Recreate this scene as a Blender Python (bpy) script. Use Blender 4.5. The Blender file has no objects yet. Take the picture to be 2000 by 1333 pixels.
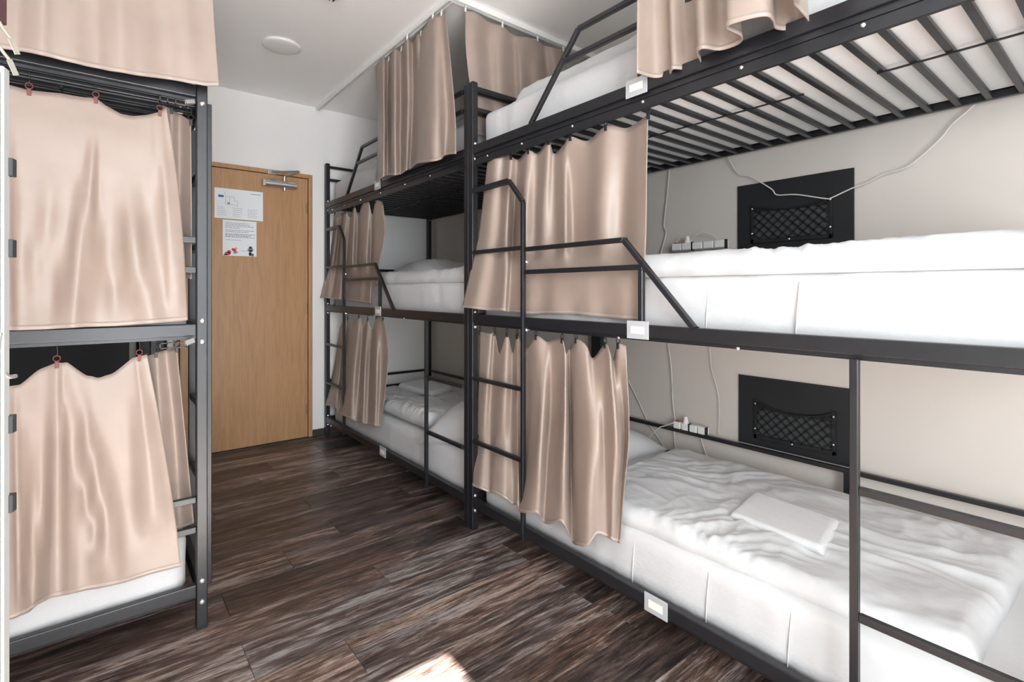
import bpy, bmesh, math, random
from mathutils import Vector, Matrix, noise
random.seed(7)
D = bpy.data
SC = bpy.context.scene
COL = SC.collection
PI = math.pi

# ------------------------------------------------------------------ camera
F_PX, YAW, CAM_H = 1004.4, math.atan2(807, 1004.4), 1.13
cd = D.cameras.new('camera')
cam = D.objects.new('camera', cd)
COL.objects.link(cam)
cam.location = (0, 0, CAM_H)
cam.rotation_euler = (PI / 2, 0, -YAW)
cd.sensor_fit = 'HORIZONTAL'
cd.sensor_width = 36.0
cd.lens = F_PX / 2000 * 36.0
cd.shift_x = 0.0
cd.shift_y = -(666.5 - 568.5) / 2000
cd.clip_start = 0.02
SC.camera = cam

# ------------------------------------------------------------------ world, sun, exposure
SC.view_settings.view_transform = 'Standard'
SC.view_settings.look = 'None'
SC.view_settings.gamma = 1.0
SC.view_settings.use_curve_mapping = False
SC.view_settings.exposure = 0.68
W = D.worlds.new('daylight')
SC.world = W
W.use_nodes = True
wn = W.node_tree.nodes
wn.clear()
wo = wn.new('ShaderNodeOutputWorld')
wb = wn.new('ShaderNodeBackground')
wb.inputs['Color'].default_value = (0.90, 0.95, 1.0, 1)
wb.inputs['Strength'].default_value = 9.5
W.node_tree.links.new(wb.outputs[0], wo.inputs[0])
sl = D.lights.new('sun', 'SUN')
sl.energy = 75.0
sl.angle = math.radians(0.6)
sl.color = (1.0, 0.975, 0.93)
so = D.objects.new('sun', sl)
COL.objects.link(so)
SUN_DIR = Vector((0.07, 1.166, -1.0)).normalized()
so.rotation_euler = SUN_DIR.to_track_quat('-Z', 'Y').to_euler()
WIN = (-0.66, 0.73, 0.20, 2.40)        # window opening in the wall behind the camera: x0, x1, z0, z1
NEAR_Y = -1.30
pl = D.lights.new('window_portal', 'AREA')
pl.shape = 'RECTANGLE'
pl.size = WIN[1] - WIN[0]
pl.size_y = WIN[3] - WIN[2]
pl.cycles.is_portal = True
po = D.objects.new('window_portal', pl)
COL.objects.link(po)
po.location = ((WIN[0] + WIN[1]) / 2, NEAR_Y - 0.12, (WIN[2] + WIN[3]) / 2)
po.rotation_euler = (PI / 2, 0, 0)
SC.cycles.max_bounces = 10
SC.cycles.diffuse_bounces = 6
SC.cycles.transparent_max_bounces = 12

# ------------------------------------------------------------------ materials
def mat(name, col, rough=0.5, metal=0.0, spec=0.5, nscale=0, namt=0.0, bump=0.0, bscale=60, sheen=0.0, bdist=0.002):
    m = D.materials.new(name)
    m.use_nodes = True
    nt = m.node_tree
    b = nt.nodes['Principled BSDF']
    b.inputs['Base Color'].default_value = (*col, 1)
    b.inputs['Roughness'].default_value = rough
    b.inputs['Metallic'].default_value = metal
    b.inputs['Specular IOR Level'].default_value = spec
    if sheen:
        b.inputs['Sheen Weight'].default_value = sheen
        b.inputs['Sheen Roughness'].default_value = 0.4
    tc = nt.nodes.new('ShaderNodeTexCoord')
    if nscale:
        n = nt.nodes.new('ShaderNodeTexNoise')
        n.inputs['Scale'].default_value = nscale
        n.inputs['Detail'].default_value = 4
        nt.links.new(tc.outputs['Object'], n.inputs['Vector'])
        r = nt.nodes.new('ShaderNodeValToRGB')
        r.color_ramp.elements[0].position = 0.3
        r.color_ramp.elements[1].position = 0.7
        r.color_ramp.elements[0].color = (*[max(0, c * (1 - namt)) for c in col], 1)
        r.color_ramp.elements[1].color = (*[min(1, c * (1 + namt)) for c in col], 1)
        nt.links.new(n.outputs['Fac'], r.inputs['Fac'])
        nt.links.new(r.outputs['Color'], b.inputs['Base Color'])
    if bump:
        n2 = nt.nodes.new('ShaderNodeTexNoise')
        n2.inputs['Scale'].default_value = bscale
        n2.inputs['Detail'].default_value = 3
        nt.links.new(tc.outputs['Object'], n2.inputs['Vector'])
        bp = nt.nodes.new('ShaderNodeBump')
        bp.inputs['Strength'].default_value = bump
        bp.inputs['Distance'].default_value = bdist
        nt.links.new(n2.outputs['Fac'], bp.inputs['Height'])
        nt.links.new(bp.outputs['Normal'], b.inputs['Normal'])
    return m

M = {}
M['metal'] = mat('black_powder_coat', (0.012, 0.0125, 0.015), 0.36, 0.0, 0.55, 40, 0.15, 0.15, 900, bdist=0.0005)
M['wall'] = mat('white_paint', (0.82, 0.81, 0.79), 0.75, 0, 0.3, 1.3, 0.02, 0.10, 180)
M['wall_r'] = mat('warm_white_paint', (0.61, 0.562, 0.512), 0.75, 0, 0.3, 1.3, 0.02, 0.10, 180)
M['ceil'] = mat('ceiling_paint', (0.93, 0.93, 0.92), 0.8, 0, 0.2, 0.9, 0.02)
M['linen'] = mat('white_linen', (0.565, 0.57, 0.575), 0.85, 0, 0.2, 0, 0, 0.35, 45, sheen=0.1, bdist=0.004)
M['lit_underside'] = mat('bounce_lit_mattress_underside', (0.88, 0.88, 0.87), 0.8, 0, 0.2, 0, 0, 0.3, 60)  # paler than the linen: bounced light painted into the mattress undersides
M['towel'] = mat('white_terry', (0.68, 0.68, 0.685), 0.95, 0, 0.1, 0, 0, 0.6, 500, sheen=0.3)
M['white'] = mat('white_plastic', (0.80, 0.80, 0.78), 0.4)
M['wire'] = mat('white_cable_plastic', (0.66, 0.64, 0.60), 0.5)
M['hinge'] = mat('dull_brass_hinge', (0.30, 0.22, 0.13), 0.45, 0.7)
M['silver'] = mat('satin_aluminium', (0.62, 0.62, 0.63), 0.28, 0.9)
M['bolt'] = mat('chrome_bolt', (0.80, 0.80, 0.80), 0.22, 0.9)
M['black'] = mat('black_plastic', (0.012, 0.012, 0.013), 0.45)
M['board'] = mat('black_laminate_board', (0.016, 0.017, 0.019), 0.5, 0, 0.4, 3, 0.15)
M['greyboard'] = mat('charcoal_laminate', (0.035, 0.035, 0.037), 0.55)
M['net'] = mat('black_elastic_net', (0.006, 0.006, 0.007), 0.7)
M['netback'] = mat('dark_grey_felt', (0.05, 0.052, 0.055), 0.8)
M['clip'] = mat('dark_red_clip_plastic', (0.16, 0.035, 0.03), 0.5)
M['tagm'] = mat('clear_grey_acrylic', (0.45, 0.46, 0.48), 0.15, 0, 0.6)
M['card'] = mat('cream_card', (0.82, 0.82, 0.74), 0.6)
M['paper'] = mat('printer_paper', (0.80, 0.82, 0.84), 0.6)
M['ink'] = mat('grey_print', (0.22, 0.23, 0.26), 0.7)
M['inkb'] = mat('blue_print', (0.05, 0.12, 0.32), 0.7)
M['inkr'] = mat('red_print', (0.55, 0.06, 0.05), 0.7)
M['inkk'] = mat('black_print', (0.02, 0.02, 0.025), 0.7)
M['skin'] = mat('tan_print', (0.65, 0.35, 0.20), 0.7)
M['dark'] = mat('dark_skirting', (0.045, 0.032, 0.024), 0.5)
M['sash'] = mat('pale_grey_lacquer', (0.42, 0.43, 0.42), 0.4)
M['cream'] = mat('cream_lacquered_metal', (0.26, 0.245, 0.20), 0.35)
M['seal'] = mat('maroon_rubber', (0.09, 0.03, 0.04), 0.6)
M['red'] = mat('red_switch', (0.5, 0.02, 0.02), 0.4)

def cloth_mat(name, col):
    m = D.materials.new(name)
    m.use_nodes = True
    nt = m.node_tree
    b = nt.nodes['Principled BSDF']
    b.inputs['Base Color'].default_value = (*col, 1)
    b.inputs['Roughness'].default_value = 0.40
    b.inputs['Specular IOR Level'].default_value = 0.55
    b.inputs['Sheen Weight'].default_value = 0.08
    b.inputs['Sheen Roughness'].default_value = 0.5
    b.inputs['Sheen Tint'].default_value = (0.97, 0.95, 0.93, 1)
    tc = nt.nodes.new('ShaderNodeTexCoord')
    mp = nt.nodes.new('ShaderNodeMapping')
    mp.inputs['Scale'].default_value = (1, 1, 1)
    n = nt.nodes.new('ShaderNodeTexNoise')
    n.inputs['Scale'].default_value = 12
    n.inputs['Detail'].default_value = 6
    r = nt.nodes.new('ShaderNodeValToRGB')
    r.color_ramp.elements[0].position = 0.25
    r.color_ramp.elements[1].position = 0.75
    r.color_ramp.elements[0].color = (*[c * 0.94 for c in col], 1)
    r.color_ramp.elements[1].color = (*[c * 1.05 for c in col], 1)
    nt.links.new(tc.outputs['Object'], mp.inputs['Vector'])
    nt.links.new(mp.outputs[0], n.inputs['Vector'])
    nt.links.new(n.outputs['Fac'], r.inputs['Fac'])
    nt.links.new(r.outputs['Color'], b.inputs['Base Color'])
    n3 = nt.nodes.new('ShaderNodeTexNoise')
    n3.inputs['Scale'].default_value = 7
    n3.inputs['Detail'].default_value = 2
    bp = nt.nodes.new('ShaderNodeBump')
    bp.inputs['Strength'].default_value = 0.25
    bp.inputs['Distance'].default_value = 0.01
    nt.links.new(tc.outputs['Object'], n3.inputs['Vector'])
    nt.links.new(n3.outputs['Fac'], bp.inputs['Height'])
    nt.links.new(bp.outputs['Normal'], b.inputs['Normal'])
    # a little light passes through the thin fabric
    tr = nt.nodes.new('ShaderNodeBsdfTranslucent')
    tr.inputs['Color'].default_value = (*[min(1, c * 1.1) for c in col], 1)
    mx = nt.nodes.new('ShaderNodeMixShader')
    mx.inputs[0].default_value = 0.12
    out = nt.nodes['Material Output']
    nt.links.new(b.outputs[0], mx.inputs[1])
    nt.links.new(tr.outputs[0], mx.inputs[2])
    nt.links.new(mx.outputs[0], out.inputs[0])
    return m
M['satin'] = cloth_mat('taupe_satin', (0.360, 0.281, 0.236))
M['hem'] = cloth_mat('taupe_hem', (0.43, 0.345, 0.295))

def wood_door():
    m = D.materials.new('beech_veneer')
    m.use_nodes = True
    nt = m.node_tree
    L = nt.links.new
    b = nt.nodes['Principled BSDF']
    b.inputs['Roughness'].default_value = 0.42
    tc = nt.nodes.new('ShaderNodeTexCoord')
    mp = nt.nodes.new('ShaderNodeMapping')
    mp.inputs['Scale'].default_value = (14, 14, 0.9)
    n = nt.nodes.new('ShaderNodeTexNoise')
    n.inputs['Scale'].default_value = 3.0
    n.inputs['Detail'].default_value = 8
    n.inputs['Distortion'].default_value = 1.2
    mp2 = nt.nodes.new('ShaderNodeMapping')
    mp2.inputs['Scale'].default_value = (120, 120, 5)
    n2 = nt.nodes.new('ShaderNodeTexNoise')
    n2.inputs['Scale'].default_value = 3.0
    mx = nt.nodes.new('ShaderNodeMix')
    mx.data_type = 'FLOAT'
    mx.inputs[0].default_value = 0.35
    r = nt.nodes.new('ShaderNodeValToRGB')
    r.color_ramp.elements[0].position = 0.3
    r.color_ramp.elements[1].position = 0.72
    r.color_ramp.elements[0].color = (0.36, 0.185, 0.082, 1)
    r.color_ramp.elements[1].color = (0.52, 0.30, 0.145, 1)
    L(tc.outputs['Object'], mp.inputs['Vector']); L(mp.outputs[0], n.inputs['Vector'])
    L(tc.outputs['Object'], mp2.inputs['Vector']); L(mp2.outputs[0], n2.inputs['Vector'])
    L(n.outputs['Fac'], mx.inputs[2]); L(n2.outputs['Fac'], mx.inputs[3])
    L(mx.outputs[0], r.inputs['Fac']); L(r.outputs['Color'], b.inputs['Base Color'])
    return m
M['door'] = wood_door()

def plank_mat():
    m = D.materials.new('weathered_vinyl_plank')
    m.use_nodes = True
    nt = m.node_tree
    L = nt.links.new
    N = nt.nodes.new
    b = nt.nodes['Principled BSDF']
    b.inputs['Specular IOR Level'].default_value = 0.5
    tc = N('ShaderNodeTexCoord')
    oi = N('ShaderNodeObjectInfo')
    vm = N('ShaderNodeVectorMath'); vm.operation = 'MULTIPLY_ADD'
    comb = N('ShaderNodeCombineXYZ')
    for i in range(3): L(oi.outputs['Random'], comb.inputs[i])
    vm.inputs[1].default_value = (31.0, 57.0, 11.0)
    L(comb.outputs[0], vm.inputs[0]); L(tc.outputs['Object'], vm.inputs[2])
    def nz(scale, nsc, detail, dist=0.0, rough=0.5):
        mp = N('ShaderNodeMapping'); mp.inputs['Scale'].default_value = scale
        n = N('ShaderNodeTexNoise'); n.inputs['Scale'].default_value = nsc
        n.inputs['Detail'].default_value = detail; n.inputs['Distortion'].default_value = dist
        n.inputs['Roughness'].default_value = rough
        L(vm.outputs[0], mp.inputs['Vector']); L(mp.outputs[0], n.inputs['Vector'])
        return n
    broad = nz((1.5, 12, 1), 1.7, 7, 1.0, 0.66)
    fine = nz((4.5, 85, 1), 2.0, 9, 0.9, 0.70)
    crack = nz((1.8, 26, 1), 2.2, 4, 2.2, 0.6)
    hue = nz((0.9, 7, 1), 1.4, 2, 0.5)
    r = N('ShaderNodeValToRGB')
    e = r.color_ramp.elements
    e[0].position = 0.385; e[0].color = (0.014, 0.012, 0.012, 1)
    e[1].position = 0.625; e[1].color = (0.40, 0.345, 0.315, 1)
    a = e.new(0.455); a.color = (0.050, 0.035, 0.030, 1)
    a = e.new(0.525); a.color = (0.120, 0.082, 0.068, 1)
    ad = N('ShaderNodeMix'); ad.data_type = 'FLOAT'; ad.inputs[0].default_value = 0.45
    L(broad.outputs['Fac'], ad.inputs[2]); L(fine.outputs['Fac'], ad.inputs[3])
    # each plank a touch lighter or darker
    mr = N('ShaderNodeMapRange'); mr.inputs['To Min'].default_value = -0.05; mr.inputs['To Max'].default_value = 0.06
    L(oi.outputs['Random'], mr.inputs['Value'])
    sm = N('ShaderNodeMath'); sm.operation = 'ADD'
    L(ad.outputs[0], sm.inputs[0]); L(mr.outputs[0], sm.inputs[1]); L(sm.outputs[0], r.inputs['Fac'])
    hr = N('ShaderNodeValToRGB')
    hr.color_ramp.elements[0].position = 0.38; hr.color_ramp.elements[0].color = (0.88, 0.95, 1.02, 1)
    hr.color_ramp.elements[1].position = 0.62; hr.color_ramp.elements[1].color = (1.08, 0.955, 0.875, 1)
    L(hue.outputs['Fac'], hr.inputs['Fac'])
    mu = N('ShaderNodeMix'); mu.data_type = 'RGBA'; mu.blend_type = 'MULTIPLY'; mu.inputs[0].default_value = 1.0
    L(r.outputs['Color'], mu.inputs[6]); L(hr.outputs['Color'], mu.inputs[7]); 
    cm = N('ShaderNodeMath'); cm.operation = 'SUBTRACT'; cm.inputs[1].default_value = 0.5
    ca = N('ShaderNodeMath'); ca.operation = 'ABSOLUTE'
    cr_ = N('ShaderNodeMapRange'); cr_.inputs['From Min'].default_value = 0.0; cr_.inputs['From Max'].default_value = 0.016
    cr_.inputs['To Min'].default_value = 0.35; cr_.inputs['To Max'].default_value = 1.0
    L(crack.outputs['Fac'], cm.inputs[0]); L(cm.outputs[0], ca.inputs[0]); L(ca.outputs[0], cr_.inputs['Value'])
    mc = N('ShaderNodeMix'); mc.data_type = 'RGBA'; mc.blend_type = 'MULTIPLY'; mc.inputs[0].default_value = 1.0
    L(mu.outputs[2], mc.inputs[6]); L(cr_.outputs[0], mc.inputs[7]); L(mc.outputs[2], b.inputs['Base Color'])
    rr = N('ShaderNodeMapRange'); rr.inputs['To Min'].default_value = 0.26; rr.inputs['To Max'].default_value = 0.44
    L(fine.outputs['Fac'], rr.inputs['Value']); L(rr.outputs[0], b.inputs['Roughness'])
    bp = N('ShaderNodeBump'); bp.inputs['Strength'].default_value = 0.25; bp.inputs['Distance'].default_value = 0.001
    L(fine.outputs['Fac'], bp.inputs['Height']); L(bp.outputs['Normal'], b.inputs['Normal'])
    return m
M['plank'] = plank_mat()

def glass_mat():
    m = D.materials.new('pale_reflecting_glass')
    m.use_nodes = True
    nt = m.node_tree
    b = nt.nodes['Principled BSDF']
    b.inputs['Base Color'].default_value = (0.30, 0.33, 0.32, 1)
    b.inputs['Roughness'].default_value = 0.45
    t = nt.nodes.new('ShaderNodeBsdfTransparent')
    mx = nt.nodes.new('ShaderNodeMixShader')
    mx.inputs[0].default_value = 0.35
    nt.links.new(b.outputs[0], mx.inputs[1]); nt.links.new(t.outputs[0], mx.inputs[2])
    nt.links.new(mx.outputs[0], nt.nodes['Material Output'].inputs[0])
    return m
M['glass'] = glass_mat()

# ------------------------------------------------------------------ mesh helpers
def link(name, me, m, parent=None, smooth=False):
    o = D.objects.new(name, me)
    COL.objects.link(o)
    if m: me.materials.append(m)
    if parent: o.parent = parent
    if smooth:
        for p in me.polygons: p.use_smooth = True
    return o

def from_bm(name, bm, m, parent=None, smooth=False):
    me = D.meshes.new(name)
    bmesh.ops.recalc_face_normals(bm, faces=bm.faces)
    bm.to_mesh(me); bm.free()
    return link(name, me, m, parent, smooth)

def bm_box(bm, p0, p1, bev=0.0):
    x0, x1 = sorted((p0[0], p1[0])); y0, y1 = sorted((p0[1], p1[1])); z0, z1 = sorted((p0[2], p1[2]))
    r = bmesh.ops.create_cube(bm, size=1.0)
    vs = r['verts']
    for v in vs:
        v.co = Vector((x0 + (v.co.x + .5) * (x1 - x0), y0 + (v.co.y + .5) * (y1 - y0), z0 + (v.co.z + .5) * (z1 - z0)))
    if bev > 0:
        es = list({e for v in vs for e in v.link_edges})
        bmesh.ops.bevel(bm, geom=es, offset=bev, segments=2, affect='EDGES', profile=0.5)

def box(name, p0, p1, m, parent=None, bev=0.0):
    bm = bmesh.new()
    bm_box(bm, p0, p1, bev)
    return from_bm(name, bm, m, parent)

def bm_bar(bm, a, b, w, h, up=(0, 0, 1), bev=0.002):
    """square-section bar from a to b, w across and h along 'up'"""
    a, b = Vector(a), Vector(b)
    d = b - a
    L = d.length
    z = d.normalized()
    u = Vector(up)
    x = u.cross(z)
    if x.length < 1e-4: x = Vector((1, 0, 0)).cross(z)
    x.normalize()
    y = z.cross(x)
    r = bmesh.ops.create_cube(bm, size=1.0)
    for v in r['verts']:
        c = v.co.copy()
        v.co = a + x * (c.x * w) + y * (c.y * h) + z * ((c.z + .5) * L)
    if bev:
        es = list({e for v in r['verts'] for e in v.link_edges})
        bmesh.ops.bevel(bm, geom=es, offset=bev, segments=1, affect='EDGES')

def bar(name, a, b, w, h, m, parent=None, up=(0, 0, 1), bev=0.002):
    bm = bmesh.new()
    bm_bar(bm, a, b, w, h, up, bev)
    return from_bm(name, bm, m, parent)

def tube_mesh(name, pts, r, seg=8):
    """round tube along a smoothed path"""
    P = [Vector(p) for p in pts]
    if len(P) > 2:
        Q = []
        for i in range(len(P) - 1):
            p0 = P[max(i - 1, 0)]; p1 = P[i]; p2 = P[i + 1]; p3 = P[min(i + 2, len(P) - 1)]
            for k in range(5):
                t = k / 5
                Q.append(0.5 * ((2 * p1) + (p2 - p0) * t + (2 * p0 - 5 * p1 + 4 * p2 - p3) * t * t + (3 * p1 - p0 - 3 * p2 + p3) * t ** 3))
        Q.append(P[-1]); P = Q
    vs, fs = [], []
    ref = Vector((0, 0, 1))
    for i, p in enumerate(P):
        d = (P[min(i + 1, len(P) - 1)] - P[max(i - 1, 0)]).normalized()
        x = ref.cross(d)
        if x.length < 0.05: x = Vector((1, 0, 0)).cross(d)
        x.normalize(); y = d.cross(x)
        for k in range(seg):
            a = 2 * PI * k / seg
            vs.append(p + x * math.cos(a) * r + y * math.sin(a) * r)
    for i in range(len(P) - 1):
        for k in range(seg):
            a, b = i * seg + k, i * seg + (k + 1) % seg
            fs.append((a, b, b + seg, a + seg))
    fs.append(tuple(range(seg - 1, -1, -1)))
    fs.append(tuple(range((len(P) - 1) * seg, len(P) * seg)))
    me = D.meshes.new(name)
    me.from_pydata([tuple(v) for v in vs], [], fs)
    return me

def tube(name, pts, r, m, parent=None, seg=8):
    return link(name, tube_mesh(name, pts, r, seg), m, parent, True)

def disc_mesh(name, r, h, seg=20, dome=0.0, axis='Z'):
    bm = bmesh.new()
    rings = [(r, 0), (r, h * 0.7)] + ([(r * 0.92, h)] if not dome else [(r * math.cos(a), h * .7 + dome * math.sin(a)) for a in (0.4, 0.8, 1.2)])
    allr = []
    for rr, z in rings:
        allr.append([bm.verts.new((rr * math.cos(2 * PI * k / seg), rr * math.sin(2 * PI * k / seg), z)) for k in range(seg)])
    for i in range(len(allr) - 1):
        for k in range(seg):
            bm.faces.new((allr[i][k], allr[i][(k + 1) % seg], allr[i + 1][(k + 1) % seg], allr[i + 1][k]))
    bm.faces.new(allr[-1]); bm.faces.new(allr[0][::-1])
    me = D.meshes.new(name)
    bmesh.ops.recalc_face_normals(bm, faces=bm.faces)
    rot = {'Z': Matrix.Identity(4), '-Z': Matrix.Rotation(PI, 4, 'X'), '-Y': Matrix.Rotation(PI / 2, 4, 'X'),
           '-X': Matrix.Rotation(-PI / 2, 4, 'Y'), 'X': Matrix.Rotation(PI / 2, 4, 'Y')}[axis]
    bmesh.ops.transform(bm, matrix=rot, verts=bm.verts)
    bm.to_mesh(me); bm.free()
    return me

def empty(name, loc, label, cat, group=None):
    o = D.objects.new(name, None)
    COL.objects.link(o)
    o.location = loc
    o.empty_display_size = 0.1
    tag(o, label, cat, group)
    return o

def tag(o, label, cat, group=None):
    o['label'] = label; o['category'] = cat
    if group: o['group'] = group
    return o

def struct(o):
    o['kind'] = 'structure'
    return o

def own(parent, *obs):
    """children were built in world coordinates: keep them where they are"""
    inv = Matrix.Translation(parent.location).inverted()
    for o in obs: o.matrix_parent_inverse = inv
# every builder below makes meshes in world coordinates, so each child gets the parent's inverse
def adopt(parent):
    bpy.context.view_layer.update()
    inv = parent.matrix_world.inverted()
    for c in parent.children:
        c.matrix_parent_inverse = inv
def adopt_all(parent):
    adopt(parent)

# ------------------------------------------------------------------ room shell
X_L, X_R, Y_F, CEIL = -0.70, 2.335, 4.07, 2.555
fl = struct(box('floor', (X_L, NEAR_Y, -0.06), (X_R, Y_F, -0.0035), M['dark']))
PW, PL = 0.183, 1.05
off = {0: .355, -1: .88, -2: .355, -3: .62, -4: 1.39, -5: .355, -6: .9, -7: .5, -8: .2, 1: .62, 2: .88, 3: .30, 4: .862, 5: .45, 6: .1, 7: .75}
pm = {}
for k in range(-19, 12):
    y0 = 2.0 + PW * k
    ya, yb = max(y0, NEAR_Y), min(y0 + PW, Y_F)
    if yb - ya < 0.01: continue
    s = off.get(k, (k * 0.37) % 1.05)
    while s > X_L: s -= PL
    while s < X_R:
        xa, xb = max(s, X_L), min(s + PL, X_R)
        s += PL
        if xb - xa < 0.02: continue
        key = (round(xb - xa, 3), round(yb - ya, 3))
        if key not in pm:
            bm = bmesh.new()
            hx, hy, g = key[0] / 2 - .0006, key[1] / 2 - .0006, .0012
            top = [bm.verts.new((sx * (hx - g), sy * (hy - g), 0)) for sx, sy in ((-1, -1), (1, -1), (1, 1), (-1, 1))]
            mid = [bm.verts.new((sx * hx, sy * hy, -.0010)) for sx, sy in ((-1, -1), (1, -1), (1, 1), (-1, 1))]
            bot = [bm.verts.new((sx * hx, sy * hy, -.0045)) for sx, sy in ((-1, -1), (1, -1), (1, 1), (-1, 1))]
            bm.faces.new(top); bm.faces.new(bot[::-1])
            for i in range(4):
                j = (i + 1) % 4
                bm.faces.new((mid[i], mid[j], top[j], top[i])); bm.faces.new((bot[i], bot[j], mid[j], mid[i]))
            me = D.meshes.new('plank'); bm.to_mesh(me); bm.free(); me.materials.append(M['plank'])
            pm[key] = me
        o = D.objects.new('plank', pm[key]); COL.objects.link(o)
        o.location = ((xa + xb) / 2, (ya + yb) / 2, 0); o.parent = fl

struct(box('ceiling', (X_L - .1, NEAR_Y - .1, CEIL), (X_R + .1, Y_F + .1, CEIL + .1), M['ceil']))
DX0, DX1, DZ = 0.385, 1.283, 2.021
bm = bmesh.new()
bm_box(bm, (X_L - .1, Y_F, 0), (DX0 + .02, Y_F + .1, CEIL)); bm_box(bm, (DX1 - .02, Y_F, 0), (X_R + .1, Y_F + .1, CEIL))
bm_box(bm, (DX0 + .02, Y_F, DZ - .02), (DX1 - .02, Y_F + .1, CEIL))
struct(from_bm('wall_far', bm, M['wall']))
struct(box('wall_right', (X_R, NEAR_Y - .1, 0), (X_R + .1, Y_F, CEIL), M['wall_r']))
struct(box('wall_left', (X_L - .1, NEAR_Y - .1, 0), (X_L, Y_F, CEIL), M['wall']))
bm = bmesh.new()
bm_box(bm, (X_L, NEAR_Y - .1, 0), (X_R, NEAR_Y, WIN[2])); bm_box(bm, (X_L, NEAR_Y - .1, WIN[3]), (X_R, NEAR_Y, CEIL))
bm_box(bm, (X_L, NEAR_Y - .1, WIN[2]), (WIN[0], NEAR_Y, WIN[3])); bm_box(bm, (WIN[1], NEAR_Y - .1, WIN[2]), (X_R, NEAR_Y, WIN[3]))
struct(from_bm('wall_near', bm, M['wall']))
b1 = struct(box('baseboard_far', (DX1 + .002, Y_F - .012, 0), (X_R, Y_F, .055), M['dark'], bev=.003))
struct(box('baseboard_right', (X_R - .012, NEAR_Y, 0), (X_R, Y_F - .012, .055), M['dark'], bev=.003))

# door in the far wall
d = D.objects.new('door_1', None); COL.objects.link(d); d.location = (0, 0, 0); struct(d)
bm = bmesh.new()
YD = Y_F - .022
bm_box(bm, (DX0, YD, 0), (DX0 + .030, Y_F + .08, DZ), .003); bm_box(bm, (DX1 - .030, YD, 0), (DX1, Y_F + .08, DZ), .003)
bm_box(bm, (DX0 + .030, YD, DZ - .030), (DX1 - .030, Y_F + .08, DZ), .003)
from_bm('door_frame', bm, M['door'], d)
box('door_leaf', (DX0 + .0345, YD + .004, .012), (DX1 - .0345, Y_F + .03, DZ - .0345), M['door'], d, .004)
box('door_rebate', (DX0 + .025, Y_F + .035, .01), (DX1 - .025, Y_F + .05, DZ - .025), M['dark'], d)
box('threshold', (DX0, YD - .01, 0), (DX1, Y_F + .06, .010), M['dark'], d)
for z0, z1 in ((1.72, 1.80), (.956, 1.034), (.182, .262)):
    bm = bmesh.new()
    bmesh.ops.create_cone(bm, segments=10, radius1=.0045, radius2=.0045, depth=z1 - z0, cap_ends=True,
                          matrix=Matrix.Translation((DX1 - .046, YD - .004, (z0 + z1) / 2)))
    from_bm('hinge', bm, M['hinge'], d)
# door closer, fixed to the leaf
cl = D.objects.new('door_closer', None); COL.objects.link(cl); cl.parent = d
bm = bmesh.new()
bmesh.ops.create_cone(bm, segments=20, radius1=.026, radius2=.026, depth=.215, cap_ends=True,
                      matrix=Matrix.Translation((1.045, YD - .032, 1.915)) @ Matrix.Rotation(PI / 2, 4, 'Y'))
bm_box(bm, (.945, YD - .03, 1.893), (1.145, YD + .004, 1.937), .004)
bm_box(bm, (.918, YD - .055, 1.890), (.942, YD - .004, 1.940), .006)
o = from_bm('closer_body', bm, M['silver'], cl)
bm = bmesh.new()
bmesh.ops.create_cone(bm, segments=14, radius1=.011, radius2=.011, depth=.11, cap_ends=True, matrix=Matrix.Translation((1.07, YD - .032, 1.925)))
from_bm('closer_spindle', bm, M['silver'], cl)
bm = bmesh.new()
bm_bar(bm, (1.07, YD - .032, 1.975), (1.125, YD - .19, 1.985), .022, .007)
bm_bar(bm, (1.125, YD - .19, 1.993), (.985, YD - .022, 1.998), .018, .006)
bm_box(bm, (.955, YD - .03, 1.982), (1.015, YD + .002, 2.012), .003)
from_bm('closer_arm', bm, M['silver'], cl)

# ------------------------------------------------------------------ window sash swung open beside the camera
WX0, WX1, WZ0, WZ1 = WIN
wf = D.objects.new('window_1', None); COL.objects.link(wf); struct(wf)
bm = bmesh.new()
yy0, yy1 = NEAR_Y - .08, NEAR_Y - .02
bm_box(bm, (WX0, yy0, WZ0), (WX0 + .05, yy1, WZ1)); bm_box(bm, (WX1 - .05, yy0, WZ0), (WX1, yy1, WZ1))
bm_box(bm, (WX0, yy0, WZ0), (WX1, yy1, WZ0 + .05)); bm_box(bm, (WX0, yy0, WZ1 - .05), (WX1, yy1, WZ1))
from_bm('window_frame', bm, M['white'], wf)
ws = D.objects.new('window_2', None); COL.objects.link(ws); struct(ws)
# local frame: u from the far edge back towards the hinge side, v across the thickness
SA = Vector((-0.0718, 0.74, 0)); SB = Vector((-0.372, -0.33, 0)); SU = (SB - SA).normalized(); SV = Vector((-SU.y, SU.x, 0))
if SV.x < 0: SV = -SV
def sp(u, v, z): q = SA + SU * u + SV * v; return (q.x, q.y, z)
def sbar(bm, u0, u1, v0, v1, z0, z1, bev=.0008):
    a = Vector(sp(u0, (v0 + v1) / 2, (z0 + z1) / 2)); b = Vector(sp(u1, (v0 + v1) / 2, (z0 + z1) / 2))
    bm_bar(bm, a, b, abs(v1 - v0), z1 - z0, bev=bev)
SL = (SB - SA).length
bm = bmesh.new(); sbar(bm, 0.012, SL, -.006, -.002, .34, 1.352); from_bm('pane', bm, M['glass'], ws)
bm = bmesh.new(); sbar(bm, 0, .012, -.008, 0, .33, 1.358)
sbar(bm, 0.012, SL, -.008, 0, .33, .344); from_bm('sash_edge', bm, M['sash'], ws)
for zc in (1.258, 1.174, .992, .910):
    bm = bmesh.new(); sbar(bm, -.006, .003, -.006, .0034, zc - .0092, zc + .0092, .0005); from_bm('lock_keep', bm, M['greyboard'], ws)
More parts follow.
